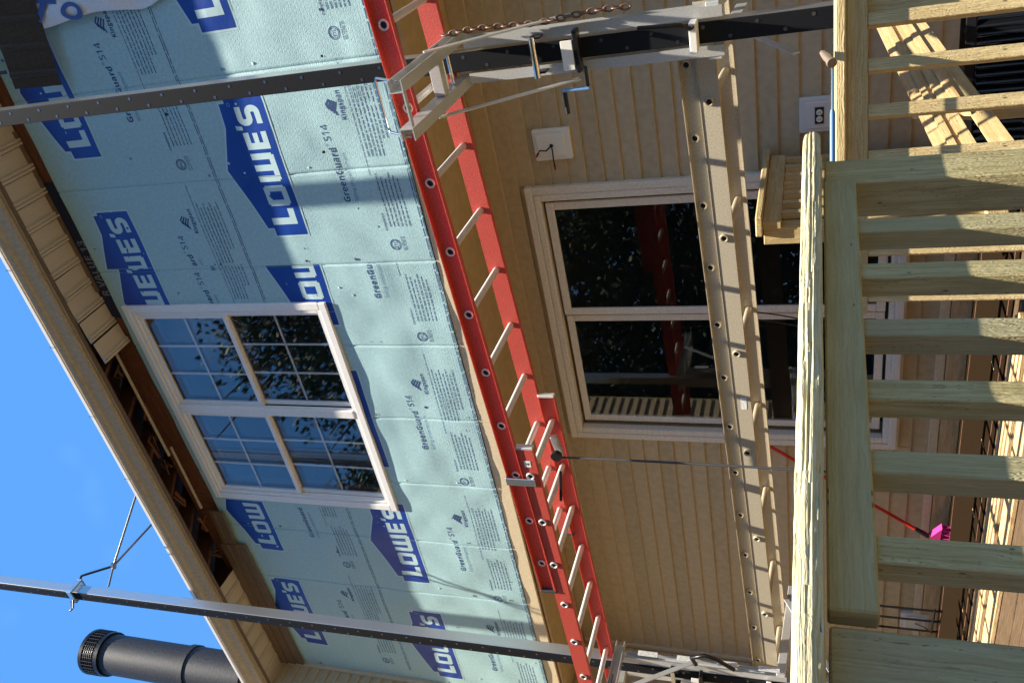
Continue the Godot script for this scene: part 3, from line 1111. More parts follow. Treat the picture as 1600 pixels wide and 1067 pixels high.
func wall_fittings(h: Node) -> void:
	# mounting block with loose wires, where a lamp was taken off
	var b := part("mounting_block", h)
	var c := Vector3(-1.715, 1.520, WALL_LOW + 0.026)
	var st := begin()
	box(st, c, Vector3(0.196, 0.236, 0.036), Basis.IDENTITY, 0.006)
	obj("flange", st, M.plate_white, b)
	st = begin()
	box(st, c + Vector3(0, 0.006, 0.022), Vector3(0.140, 0.180, 0.018), Basis.IDENTITY, 0.006)
	obj("block", st, M.plate_white, b)
	st = begin()
	tube(st, [c + Vector3(0, 0, 0.03), c + Vector3(0, 0, 0.034)], 0.012, 10)
	obj("cable_hole", st, M.black, b)
	for w in [[Vector3(0.0, 0.0, 0.03), Vector3(-0.02, 0.03, 0.06), Vector3(-0.015, 0.07, 0.06), Vector3(-0.035, 0.085, 0.055)], [Vector3(0, 0, 0.03), Vector3(-0.02, -0.01, 0.06), Vector3(-0.06, -0.008, 0.058), Vector3(-0.12, -0.005, 0.05)]]:
		st = begin()
		var pts := []
		for p in w: pts.append(c + p)
		tube(st, pts, 0.0045, 6)
		var wire := obj("wire", st, M.black, b)
		st = begin()
		var e: Vector3 = pts[3]
		tube(st, [e, e + (e - pts[2]).normalized() * 0.03], 0.008, 8, false, 0.005)
		obj("wire_nut", st, M.wire_red, wire)
	# outlets
	for s in [[Vector3(-1.672, 0.002, WALL_LOW + 0.024), Vector2(0.196, 0.186)], [Vector3(-5.735, -0.70, WALL_LOW + 0.024), Vector2(0.20, 0.20)]]:
		var o := part("outlet", h)
		var p: Vector3 = s[0]
		var sz: Vector2 = s[1]
		st = begin()
		box(st, p, Vector3(sz.x, sz.y, 0.030), Basis.IDENTITY, 0.005)
		obj("backing_block", st, M.plate, o)
		st = begin()
		box(st, p + Vector3(0, -0.006, 0.018), Vector3(sz.x * 0.76, sz.y * 0.74, 0.012), Basis.IDENTITY, 0.004)
		obj("cover", st, M.plate, o)
		if p.x > -3.0:
			var q := p + Vector3(0.0, -0.012, 0.026)
			st = begin()
			box(st, q, Vector3(0.092, 0.046, 0.006))
			obj("cut_out", st, M.black, o)
			for k in [-1.0, 1.0]:
				st = begin()
				tube(st, [q + Vector3(0.019 * k, 0, 0.002), q + Vector3(0.019 * k, 0, 0.008)], 0.0165, 14)
				var face := obj("receptacle", st, M.plate_white, o)
				for t in [-0.006, 0.006]:
					st = begin()
					box(st, q + Vector3(0.019 * k, t, 0.009), Vector3(0.009, 0.0025, 0.002))
					obj("slot", st, M.black, face)
		else:
			st = begin()
			tube(st, [p + Vector3(0, 0, 0.02), p + Vector3(0.01, -0.05, 0.05), p + Vector3(-0.03, -0.09, 0.04)], 0.004, 6)
			obj("wire", st, M.black, o)

func chimney(h: Node) -> void:
	var ch := part("stove_pipe", h)
	var c := Vector3(-6.52, 0, 0.22)
	var st := begin()
	tube(st, [c + Vector3(0, 5.2, 0), c + Vector3(0, 5.9, 0)], 0.205, 28)
	obj("lower_pipe", st, M.pipe, ch)
	st = begin()
	tube(st, [c + Vector3(0, 5.86, 0), c + Vector3(0, 5.93, 0)], 0.216, 28)
	obj("joint_band", st, M.pipe, ch)
	st = begin()
	tube(st, [c + Vector3(0, 5.93, 0), c + Vector3(0, 6.95, 0)], 0.20, 28)
	obj("upper_pipe", st, M.pipe, ch)
	st = begin()
	tube(st, [c + Vector3(0, 6.93, 0), c + Vector3(0, 6.98, 0)], 0.222, 28)
	obj("cap_ring", st, M.black_metal, ch)
	st = begin()
	for k in 36:
		var t := TAU * k / 36.0
		var d := Vector3(cos(t), 0, sin(t)) * 0.222
		tube(st, [c + d + Vector3(0, 6.98, 0), c + d + Vector3(0, 7.13, 0)], 0.005, 5)
	for k in 6:
		var ring := []
		for i in 28: ring.append(c + Vector3(cos(TAU * i / 28) * 0.223, 7.0 + 0.025 * k, sin(TAU * i / 28) * 0.223))
		tube(st, ring, 0.004, 5, true)
	obj("spark_screen", st, M.black_metal, ch)
	st = begin()
	tube(st, [c + Vector3(0, 7.13, 0), c + Vector3(0, 7.17, 0)], 0.228, 28)
	obj("cap_lid", st, M.black_metal, ch)

# ------------------------------------------------------------------ deck and railings
func build_deck() -> void:
	var d := thing("deck", "brown wooden deck of long boards laid along the house wall", "deck")
	var st := begin()
	box(st, Vector3(-3.55, FLOOR_Y - 0.11, 2.2), Vector3(5.7, 0.14, 5.5))
	box(st, Vector3(0.55, FLOOR_Y - 0.11, -0.05), Vector3(2.48, 0.14, 1.0))
	obj("joist_frame", st, M.dark_wood, d)
	var z := WALL_LOW + 0.09
	var k := 0
	while z < 4.9:
		# boards stop at the railings
		var xr := 1.8 if z < 0.45 else clampf(-1.40 + (1.80 - z) * 1.51, -0.62 - maxf(0.0, z - 2.3) * 0.168, 1.8)
		var len := xr + 6.4
		st = begin()
		box(st, Vector3(-6.4 + len / 2, FLOOR_Y - 0.014 + 0.0015 * ((k * 7) % 3 - 1), z), Vector3(len, 0.028, 0.138), Basis.IDENTITY, 0.004)
		obj("deck_board", st, M.deck, d)
		z += 0.145
		k += 1
	st = begin()
	for x in [-6.2, -4.2, -2.2, -0.9]:
		for zz in [0.0, 2.2, 4.7]:
			box(st, Vector3(x, -1.33, zz), Vector3(0.09, 0.36, 0.09))
	obj("footing_posts", st, M.dark_wood, d)
	st = begin()
	box(st, Vector3(-2.2, -0.802, WALL_LOW + 0.022), Vector3(8.4, 0.110, 0.030), Basis.IDENTITY, 0.002)
	obj("ledger_board", st, M.pine, d)

func build_near_railing() -> void:
	var t := thing("deck_railing", "weathered greenish deck railing with a cracked pale cap and square balusters", "railing")
	var c := Vector3(-0.69, 0, 2.338)
	var d := Vector3(-0.16576, 0, 0.98617)
	var n := Vector3(0.98617, 0, 0.16576)
	var bas := Basis(d, Vector3.UP, d.cross(Vector3.UP))     # local x along the rail, z across it
	var at := func(s: float, inset: float, y: float) -> Vector3:
		return c + d * s - n * inset + Vector3.UP * y
	# cap: rough top board with eased edges
	var st := begin()
	var prof := PackedVector2Array()
	for k in 8:
		var a := -PI / 2 + PI * k / 7.0
		prof.append(Vector2(-0.012 + 0.012 * cos(a), 0.0105 + 0.0195 * sin(a)))
	for k in 8:
		var a := PI / 2 + PI * k / 7.0
		prof.append(Vector2(-0.128 + 0.012 * cos(a), 0.0105 + 0.0195 * sin(a)))
	rough_cap(st, prof, c + d * -0.035, n, d, 2.6)
	obj("cap_board", st, M.cap_wood, t)
	var post := box_mesh(Vector3(0.089, 0.846, 0.089), 0.003)
	var bal := [box_mesh(Vector3(0.044, 0.70, 0.045), 0.002), box_mesh(Vector3(0.044, 0.70, 0.045), 0.002), box_mesh(Vector3(0.044, 0.70, 0.045), 0.002)]
	for s in [0.078 - 0.0445, 1.1275, 2.36]:
		inst("post", post, M.rail_wood_b if s < 0.5 else M.rail_wood_c, t, Transform3D(bas, at.call(s, 0.060 + 0.0445, -0.4370)))
	for seg in [[0.080, 1.066], [1.175, 2.31]]:
		for y in [-0.043, -0.745]:
			st = begin()
			box(st, at.call((seg[0] + seg[1]) / 2, 0.050 + 0.020, y), Vector3(seg[1] - seg[0], 0.062, 0.040), bas, 0.003)
			obj("rail", st, M.rail_wood, t)
	var k := 0
	for s in [0.247, 0.387, 0.540, 0.685, 0.832, 0.982, 1.40, 1.55, 1.70, 1.85, 2.0, 2.15]:
		inst("baluster", bal[k % 3], [M.rail_wood, M.rail_wood_b, M.rail_wood_c, M.rail_wood_b][(k * 3) % 4], t, Transform3D(bas * Basis(Vector3.UP, rng.randf_range(-0.03, 0.03)), at.call(s - 0.020, 0.062 + 0.0225, -0.402)))
		k += 1

# a cap board whose edge is split along the grain: rows of ridges that wander
func rough_cap(st: SurfaceTool, prof: PackedVector2Array, o: Vector3, u: Vector3, w: Vector3, length: float) -> void:
	var nz := FastNoiseLite.new()
	nz.seed = 91
	nz.frequency = 1.0
	var fine := PackedVector2Array()
	for i in prof.size():
		var a := prof[i]
		var b := prof[(i + 1) % prof.size()]
		var m := maxi(1, int(a.distance_to(b) / 0.0022)) if a.x > -0.02 and b.x > -0.02 else maxi(1, int(a.distance_to(b) / 0.03))
		for k in m: fine.append(a.lerp(b, float(k) / m))
	var cen := Vector2(-0.07, 0.0105)
	var rings := []
	var steps := 130
	for j in steps + 1:
		var s := length * j / steps
		var end := 1.0 - 0.16 * pow(clampf(1.0 - s / 0.035, 0.0, 1.0), 2.0)
		var ring := []
		for p in fine:
			var out := (p - Vector2(clampf(p.x, -0.128, -0.012), 0.0105)).normalized()
			var wander := nz.get_noise_2d(s * 2.4, 3.0) * 0.004
			var g := nz.get_noise_2d(s * 0.45 + 50.0, (p.y + wander) * 300.0)
			var deep := smoothstep(0.05, 0.45, g) * 0.0034 + nz.get_noise_2d(s * 9.0, p.y * 90.0) * 0.0009
			if p.x < -0.02: deep *= 0.3
			var q := p - out * deep + Vector2(0, nz.get_noise_1d(s * 1.7) * 0.0015)
			q = cen + (q - cen) * Vector2(1.0, end)
			ring.append(o + u * q.x + Vector3.UP * q.y + w * s)
		rings.append(ring)
	var nf := fine.size()
	var uo := rng.randf() * 3.0
	for j in steps:
		for i in nf:
			var i2 := (i + 1) % nf
			var a: Vector3 = rings[j][i]
			var b: Vector3 = rings[j][i2]
			var c2: Vector3 = rings[j + 1][i2]
			var d: Vector3 = rings[j + 1][i]
			var nn := (b - a).cross(d - a).normalized()
			var mid := (a + c2) * 0.5 - (o + u * cen.x + Vector3.UP * cen.y + w * (length * (j + 0.5) / steps))
			if nn.dot(mid) < 0.0: nn = -nn
			var s0 := length * j / steps + uo
			var s1 := length * (j + 1) / steps + uo
			quad(st, a, b, c2, d, nn, Vector2(s0, i * 0.003), Vector2(s0, (i + 1) * 0.003), Vector2(s1, (i + 1) * 0.003), Vector2(s1, i * 0.003))
	for e in [0, steps]:
		for i in nf:
			tri(st, o + u * cen.x + Vector3.UP * cen.y + w * (length * e / steps), rings[e][i], rings[e][(i + 1) % nf], w * (-1.0 if e == 0 else 1.0))

func plain_railing(t: Node3D, a: Vector3, b: Vector3, cap_top: float, m: Material, posts: Array, foot: float, first: float, spacing: float, rail_h := 0.06, cap_over := 0.05) -> void:
	# a -> b along the rail; the cap overhangs both sides
	var d := (b - a).normalized()
	var n := d.cross(Vector3.UP)
	var bas := Basis(d, Vector3.UP, n)
	var L := (b - a).length()
	var mid := (a + b) * 0.5
	var st := begin()
	box(st, Vector3(mid.x, cap_top - 0.0165, mid.z), Vector3(L + 0.03, 0.033, 0.038 + cap_over * 2), bas, 0.006)
	obj("cap_board", st, m, t)
	for y in [cap_top - 0.034 - rail_h / 2, foot + 0.10]:
		st = begin()
		box(st, Vector3(mid.x, y, mid.z), Vector3(L, rail_h, 0.038), bas, 0.003)
		obj("rail", st, m, t)
	var top := cap_top - 0.034 - rail_h - 0.001
	var low := foot + 0.10 + rail_h / 2 + 0.001
	var bm := box_mesh(Vector3(0.038, top - low, 0.036), 0.002)
	var s := first
	while s < L:
		inst("baluster", bm, m, t, Transform3D(bas, a + d * s + Vector3.UP * ((top + low) / 2)))
		s += spacing
	var ph := cap_top - 0.036 - foot
	var pm := box_mesh(Vector3(0.089, ph, 0.089), 0.003)
	for p in posts:
		inst("post", pm, m, t, Transform3D(bas, a + d * float(p) - n * 0.066 + Vector3.UP * (foot + ph / 2)))

func build_diagonal_railing() -> void:
	var t := thing("deck_railing", "yellowish pine railing set at a slant, with a hammer lying on its cap", "railing")
	var d := Vector3(0.834, 0, -0.552)
	var a := Vector3(-1.455, 0, 1.80)
	plain_railing(t, a, a + d * 2.4, -0.048, M.new_rail, [0.95, 2.33], FLOOR_Y, 0.055, 0.138)

func build_door_railing() -> void:
	var t := thing("deck_railing", "short pine railing standing at right angles to the wall beside the patio door", "railing")
	plain_railing(t, Vector3(-1.90, 0, 0.26), Vector3(-1.90, 0, -0.60), 0.285, M.new_rail, [0.06, 0.80], FLOOR_Y, 0.12, 0.115, 0.085, 0.035)

# ------------------------------------------------------------------ scaffolding
func pole_x(right: bool, y: float) -> float:
	return -0.793 if right else -4.595 - 0.007 * y

func build_poles_and_jacks() -> void:
	var bolt := disc_mesh(0.0075, 8)
	for right in [true, false]:
		var t := thing("scaffold_pole", "square aluminium scaffold pole with black rubber face, carrying the jack with the rusty chain" if right else "square aluminium scaffold pole held to the roof edge by a blue clamp", "scaffold pole", "pump jack poles in front of the house")
		var a := Vector3(pole_x(right, FLOOR_Y + 0.002), FLOOR_Y + 0.002, 0.86)
		var b := Vector3(pole_x(right, 7.4), 7.4, 0.86)
		var d := (b - a).normalized()
		var st := begin()
		bar(st, a, b, 0.070, 0.082, Vector3.BACK, 0.005)
		obj("aluminium_tube", st, M.bright_alu, t)
		st = begin()
		bar(st, a + Vector3(0, 0, 0.0465), b + Vector3(0, 0, 0.0465), 0.076, 0.010, Vector3.BACK, 0.002)
		obj("rubber_face", st, M.rubber, t)
		var s := 0.3
		var k := 0
		while s < 7.9:
			var p := a + d * s + Vector3(0.02 if k % 2 == 0 else -0.02, 0, 0.0525)
			inst("rivet", bolt, M.bolt, t, Transform3D(Basis.IDENTITY, p))
			s += 0.095
			k += 1
		st = begin()
		box(st, a + Vector3(0, 0.006, 0), Vector3(0.16, 0.012, 0.16), Basis.IDENTITY, 0.002)
		obj("foot_plate", st, M.alu, t)
	jack(true, 1.4035, 0.372)
	jack(false, 1.2035, 0.219)

func jack(right: bool, bench: float, plank: float) -> void:
	var t := thing("pump_jack", "aluminium pump jack with rusty chain and blue crank holding the red ladder's free end" if right else "aluminium pump jack with paper labels next to the wing's siding", "pump jack", "pump jacks on the scaffold poles")
	var x := pole_x(right, 0.8)
	var lo := plank - 0.05
	var hi := bench - 0.01
	# side plates of the carriage
	for s in [-1.0, 1.0]:
		var st := begin()
		var prof := PackedVector2Array([Vector2(0, 0), Vector2(0.040, 0), Vector2(0.040, 0.004), Vector2(0.004, 0.004), Vector2(0.004, 0.046), Vector2(0.040, 0.046), Vector2(0.040, 0.05), Vector2(0, 0.05)])
		prism(st, prof, Vector3(x + 0.050 * s, lo, 0.855), Vector3(s, 0, 0), Vector3.BACK, Vector3.UP, hi - lo - 0.06)
		obj("side_channel", st, M.alu, t)
		# bench arms, outwards
		st = begin()
		prism(st, PackedVector2Array([Vector2(0, 0), Vector2(0.045, 0), Vector2(0.045, 0.004), Vector2(0.004, 0.004), Vector2(0.004, 0.051), Vector2(0.045, 0.051), Vector2(0.045, 0.055), Vector2(0, 0.055)]), Vector3(x + 0.064 * s, bench - 0.056, 0.80), Vector3(s, 0, 0), Vector3.UP, Vector3.BACK, 0.69)
		var arm := obj("bench_arm", st, M.alu, t)
		st = begin()
		box(st, Vector3(x + 0.112 * s, bench - 0.028, 1.10), Vector3(0.003, 0.006, 0.10))
		obj("slot", st, M.black, arm)
		# plank arms, towards the wall
		st = begin()
		bar(st, Vector3(x + 0.084 * s, plank - 0.016, 0.90), Vector3(x + 0.084 * s, plank - 0.068, 0.22), 0.04, 0.05, Vector3.UP, 0.003)
		obj("plank_arm", st, M.alu, t)
		# diagonal stay under the bench arm
		st = begin()
		bar(st, Vector3(x + 0.124 * s, bench - 0.03, 1.20), Vector3(x + 0.124 * s, bench - 0.52, 0.885), 0.006, 0.03, Vector3.BACK, 0.001)
		obj("stay", st, M.alu, t)
		st = begin()
		bar(st, Vector3(x + 0.124 * s, plank - 0.03, 0.35), Vector3(x + 0.124 * s, plank - 0.30, 0.86), 0.006, 0.03, Vector3.BACK, 0.001)
		obj("stay", st, M.alu, t)
	# plates between the arms, end bar and the wire hook over the ladder
	for z in [0.99, 1.055]:
		var st := begin()
		tube(st, [Vector3(x - 0.062, bench - 0.03, z), Vector3(x + 0.062, bench - 0.03, z)], 0.008, 10)
		obj("spacer_rod", st, M.chrome, t)
	var st2 := begin()
	box(st2, Vector3(x, bench - 0.030, 1.12), Vector3(0.124, 0.045, 0.045), Basis.IDENTITY, 0.002)
	obj("cross_box", st2, M.alu, t)
	st2 = begin()
	box(st2, Vector3(x, bench - 0.052, 1.478), Vector3(0.124, 0.006, 0.02))
	obj("end_bar", st2, M.alu, t)
	st2 = begin()
	tube(st2, [Vector3(x + 0.10, bench - 0.03, 1.47), Vector3(x + 0.10, bench + 0.085, 1.395), Vector3(x + 0.085, bench + 0.10, 1.38), Vector3(x - 0.085, bench + 0.10, 1.38), Vector3(x - 0.10, bench + 0.085, 1.395), Vector3(x - 0.10, bench - 0.03, 1.47)], 0.005, 8)
	obj("wire_hook", st2, M.chrome, t)
	# rollers, shackle and pump linkage over the rubber face
	st2 = begin()
	tube(st2, [Vector3(x - 0.085, hi - 0.36, 0.945), Vector3(x + 0.07, hi - 0.36, 0.945)], 0.014, 12)
	obj("roller", st2, M.chrome, t)
	for sd in [-1.0, 1.0]:
		st2 = begin()
		box(st2, Vector3(x + 0.066 * sd, hi - 0.372, 0.928), Vector3(0.008, 0.05, 0.05), Basis.IDENTITY, 0.002)
		obj("roller_bracket", st2, M.black_metal, t)
	st2 = begin()
	box(st2, Vector3(x, hi - 0.532, 0.94), Vector3(0.16, 0.020, 0.05), Basis.IDENTITY, 0.004)
	obj("crank_housing", st2, M.black_metal, t)
	st2 = begin()
	box(st2, Vector3(x - 0.01, hi - 0.497, 0.960), Vector3(0.11, 0.045, 0.012), Basis.IDENTITY, 0.001)
	obj("label_plate", st2, M.plate_white, t)
	st2 = begin()
	box(st2, Vector3(x, lo + 0.10, 0.945), Vector3(0.11, 0.028, 0.06), Basis.IDENTITY, 0.003)
	obj("lower_shackle", st2, M.plate_white, t)
	st2 = begin()
	tube(st2, [Vector3(x + 0.04, lo + 0.10, 0.97), Vector3(x + 0.05, lo + 0.10, 1.03), Vector3(x + 0.07, lo + 0.13, 1.05), Vector3(x + 0.08, lo + 0.28, 1.06)], 0.008, 8)
	obj("foot_pedal_rod", st2, M.black_metal, t)
	# crank: blue arm with black grip
	st2 = begin()
	tube(st2, [Vector3(x - 0.06, hi - 0.555, 0.955), Vector3(x - 0.135, hi - 0.555, 0.955)], 0.009, 10)
	obj("crank_shaft", st2, M.black_metal, t)
	st2 = begin()
	bar(st2, Vector3(x - 0.142, hi - 0.565, 0.958), Vector3(x - 0.142, hi - 0.455, 0.958), 0.010, 0.024, Vector3.BACK, 0.003)
	obj("crank_arm", st2, M.blue_arm, t)
	st2 = begin()
	tube(st2, [Vector3(x - 0.145, hi - 0.462, 0.958), Vector3(x - 0.235, hi - 0.462, 0.958)], 0.009, 10)
	obj("crank_grip", st2, M.black, t)
	if right:
		# safety chain slung along the side channel
		var link := begin()
		var ring := []
		for k in 14:
			var a := TAU * k / 14.0
			ring.append(Vector3(0.010 * sin(a), 0.019 * cos(a) * (1.0 if absf(cos(a)) < 0.9 else 1.05), 0))
		tube(link, ring, 0.0042, 6, true)
		var lm := link.commit()
		for k in 24:
			var f := k / 23.0
			var p := Vector3(x + 0.128 + 0.006 * sin(f * 9.0), hi - 0.03 - 0.70 * f, 0.925 + 0.05 * (1.0 - f))
			inst("chain_link", lm, M.chain, t, Transform3D(Basis(Vector3.UP, (PI / 2 if k % 2 == 0 else 0.15)), p))
	else:
		for k in 4:
			st2 = begin()
			var p := Vector3(x + 0.1185, lo + 0.10 + 0.24 * k, 0.88)
			quad(st2, p + Vector3(0, -0.06, 0.018), p + Vector3(0, -0.06, -0.018), p + Vector3(0, 0.06, -0.018), p + Vector3(0, 0.06, 0.018), Vector3.RIGHT, Vector2(0, 1), Vector2(0, 0), Vector2(1, 0), Vector2(1, 1))
			obj("paper_label", st2, M.sticker, t)
		# bent steel handle standing off the carriage
		st2 = begin()
		tube(st2, [Vector3(x + 0.10, lo + 0.30, 0.90), Vector3(x + 0.22, lo + 0.40, 0.93), Vector3(x + 0.24, lo + 0.46, 0.93), Vector3(x + 0.20, lo + 0.54, 0.93), Vector3(x + 0.13, lo + 0.52, 0.92)], 0.013, 8)
		obj("handle", st2, M.black_metal, t)

# a C-shaped rail between two points in the xy plane; web faces +z at z, flanges point along "side"
func c_rail(st: SurfaceTool, a: Vector3, b: Vector3, hgt: float, flange: float, thick: float, side: float) -> void:
	var x := (b - a).normalized()
	var y := Vector3.BACK.cross(x)
	var hh := hgt / 2
	var prof := PackedVector2Array([Vector2(-hh, 0), Vector2(hh, 0), Vector2(hh, flange), Vector2(hh - thick, flange), Vector2(hh - thick, thick), Vector2(-hh + thick, thick), Vector2(-hh + thick, flange), Vector2(-hh, flange)])
	prism(st, prof, a, y, Vector3(0, 0, side), x, (b - a).length())

func rung_mesh(z0: float, z1: float, r: float, flat := false) -> ArrayMesh:
	var st := begin()
	tube(st, [Vector3(0, 0, z0), Vector3(0, 0, z1)], r, 6 if flat else 12)
	return st.commit()

func build_red_ladder() -> void:
	var t := thing("extension_ladder", "red fibreglass extension ladder with pale rungs lying flat across the jacks", "ladder")
	var ferr := ferrule_mesh(0.021, 0.008)
	var ya := func(x: float) -> float: return 1.48 + 0.0385 * x
	var yb := func(x: float) -> float: return 1.36 + 0.024 * x
	# section A: flanges outwards.  section B: flanges inwards, slung beneath
	for sec in 2:
		var s := part("base_section" if sec == 0 else "fly_section", t)
		var xa := -3.47 if sec == 0 else -5.35
		var xb := 0.45 if sec == 0 else -2.50
		var yy: Callable = ya if sec == 0 else yb
		var p0 := Vector3(xa, yy.call(xa), 0)
		var p1 := Vector3(xb, yy.call(xb), 0)
		var rails := [[1.282, 1.0], [0.888, -1.0]] if sec == 0 else [[1.300, -1.0], [0.868, 1.0]]
		for r in rails:
			var st := begin()
			var z := Vector3(0, 0, r[0])
			c_rail(st, p0 + z, p1 + z, 0.0845, 0.026, 0.004, r[1])
			obj("rail", st, M.red_rail, s)
		var rm := rung_mesh(0.889, 1.281, 0.0155, true) if sec == 0 else rung_mesh(0.873, 1.295, 0.0155, true)
		var x := -0.537 + 0.3048 * 3.0 if sec == 0 else -2.66
		while x > xa + 0.1:
			if x < xb - 0.08:
				var y: float = yy.call(x)
				inst("rung", rm, M.rung, s, Transform3D(Basis.IDENTITY, Vector3(x, y, 0)))
				inst("rung_end", ferr, M.rung, s, Transform3D(Basis.IDENTITY, Vector3(x, y, 1.2865 if sec == 0 else 1.3005)))
				inst("rung_bore", disc_mesh(0.013, 12), M.black, s, Transform3D(Basis.IDENTITY, Vector3(x, y, 1.288 if sec == 0 else 1.302)))
			x -= 0.3048
		# moulded end caps
		for e in [p0, p1]:
			for r in rails:
				var st := begin()
				var dd := -1.0 if e == p0 else 1.0
				box(st, e + Vector3(dd * 0.008, 0, float(r[0]) + float(r[1]) * 0.013), Vector3(0.016, 0.088, 0.030), Basis.IDENTITY, 0.003)
				obj("end_cap", st, M.rung if sec == 1 else M.dark_panel, s)
	# guide bracket round both outer rails, rung lock, pulley
	var xg := -2.69
	var st := begin()
	box(st, Vector3(xg, (float(ya.call(xg)) + float(yb.call(xg))) / 2 + 0.012, 1.318), Vector3(0.045, 0.150, 0.006), Basis.IDENTITY, 0.002)
	obj("guide_bracket", st, M.bright_alu, t)
	st = begin()
	box(st, Vector3(xg, float(ya.call(xg)) + 0.046, 1.297), Vector3(0.045, 0.005, 0.036))
	obj("guide_lip", st, M.bright_alu, t)
	st = begin()
	var q := Vector3(-2.83, 1.26, 0.95)
	bar(st, q, q + Vector3(0.13, 0.02, 0.0), 0.030, 0.035, Vector3.UP, 0.004)
	obj("rung_lock", st, M.bright_alu, t)
	st = begin()
	tube(st, [q + Vector3(0.05, 0.0, 0.05), q + Vector3(0.05, 0.0, 0.075)], 0.028, 14)
	obj("pulley", st, M.black_metal, t)
	st = begin()
	bar(st, q + Vector3(-0.02, -0.02, 0.10), q + Vector3(-0.20, 0.0, 0.13), 0.010, 0.014, Vector3.UP, 0.002)
	obj("lock_spring", st, M.black_metal, t)
	# number sticker on the end of the fly section
	st = begin()
	var sx := -2.585
	var sy: float = yb.call(sx)
	quad(st, Vector3(sx - 0.02, sy - 0.016, 1.3012), Vector3(sx + 0.02, sy - 0.016, 1.3012), Vector3(sx + 0.02, sy + 0.016, 1.3012), Vector3(sx - 0.02, sy + 0.016, 1.3012), Vector3.BACK)
	var plate := obj("number_sticker", st, M.plate_white, t)
	st = begin()
	var tt := text_tris("4", 0.014, Vector2(sx - 0.007, sy - 0.01), 700)
	for i in range(0, tt.size(), 3):
		tri(st, Vector3(tt[i].x, tt[i].y, 1.302), Vector3(tt[i + 1].x, tt[i + 1].y, 1.302), Vector3(tt[i + 2].x, tt[i + 2].y, 1.302), Vector3.BACK)
	obj("number", st, M.black, plate)
	# hauling rope
	st = begin()
	var pts := []
	for k in 30:
		var f := k / 29.0
		pts.append(Vector3(-2.80 + 0.008 * sin(f * 5.0), 1.262 - 2.10 * f, 1.0 + 0.01 * sin(f * 3.0)))
	pts.append(Vector3(-2.78, FLOOR_Y + 0.008, 1.05))
	pts.append(Vector3(-2.70, FLOOR_Y + 0.008, 1.12))
	pts.append(Vector3(-2.85, FLOOR_Y + 0.008, 1.18))
	tube(st, pts, 0.006, 6)
	obj("rope", st, M.rope, t)

func build_alu_ladder() -> void:
	var t := thing("extension_ladder", "closed aluminium extension ladder laid as a walkway in front of the patio door", "ladder")
	var ferr := ferrule_mesh(0.019, 0.010)
	var bore := disc_mesh(0.0125, 12)
	var top := func(x: float) -> float: return 0.56 + 0.040 * x
	for sec in 2:
		var s := part("base_section" if sec == 0 else "fly_section", t)
		var xa := -5.02
		var xb := -0.80
		var drop := 0.036 if sec == 0 else 0.1115
		var p0 := Vector3(xa, float(top.call(xa)) - drop, 0)
		var p1 := Vector3(xb, float(top.call(xb)) - drop, 0)
		var rails := [[0.715, 1.0, 0.022], [0.345, -1.0, 0.022]] if sec == 0 else [[0.734, -1.0, 0.014], [0.326, 1.0, 0.014]]
		for r in rails:
			var st := begin()
			var z := Vector3(0, 0, r[0])
			c_rail(st, p0 + z, p1 + z, 0.072 if sec == 0 else 0.077, r[2], 0.003, r[1])
			obj("rail", st, M.alu_ladder, s)
		var rm := rung_mesh(0.346, 0.714, 0.0165) if sec == 0 else rung_mesh(0.33, 0.73, 0.0165)
		var x := -0.955 if sec == 0 else -1.105
		while x > xa + 0.05:
			var y := float(top.call(x)) - (0.030 if sec == 0 else 0.108)
			inst("rung", rm, M.alu_ladder, s, Transform3D(Basis.IDENTITY, Vector3(x, y, 0)))
			var zf := 0.718 if sec == 0 else 0.7342
			inst("rung_end", ferr, M.alu_ladder, s, Transform3D(Basis.IDENTITY, Vector3(x, y, zf)))
			inst("rung_bore", bore, M.black, s, Transform3D(Basis.IDENTITY, Vector3(x, y, zf + 0.0012)))
			x -= 0.3048 if sec == 0 else 0.6096
	var st := begin()
	var sx := -2.62
	var sy := float(top.call(sx)) - 0.115
	quad(st, Vector3(sx - 0.035, sy - 0.014, 0.7355), Vector3(sx + 0.035, sy - 0.014, 0.7355), Vector3(sx + 0.035, sy + 0.014, 0.7355), Vector3(sx - 0.035, sy + 0.014, 0.7355), Vector3.BACK, Vector2(0, 1), Vector2(1, 1), Vector2(1, 0), Vector2(0, 0))
	obj("paper_sticker", st, M.sticker, t)
	var pivot := Vector3(0, 0.45, 0.73)
	t.transform = Transform3D(Basis.IDENTITY, pivot) * Transform3D(Basis(Vector3.RIGHT, -0.075), Vector3.ZERO) * Transform3D(Basis.IDENTITY, -pivot)
	# two tie wires hanging from the rail
	for k in 2:
		st = begin()
		var x := -2.36 - 0.045 * k
		tube(st, [Vector3(x, float(top.call(x)) - 0.13, 0.30), Vector3(x - 0.02, 0.22, 0.29), Vector3(x - 0.05, 0.10, 0.28), Vector3(x - 0.03, -0.1, 0.27)], 0.0035, 6)
		obj("tie_wire", st, M.black, t)

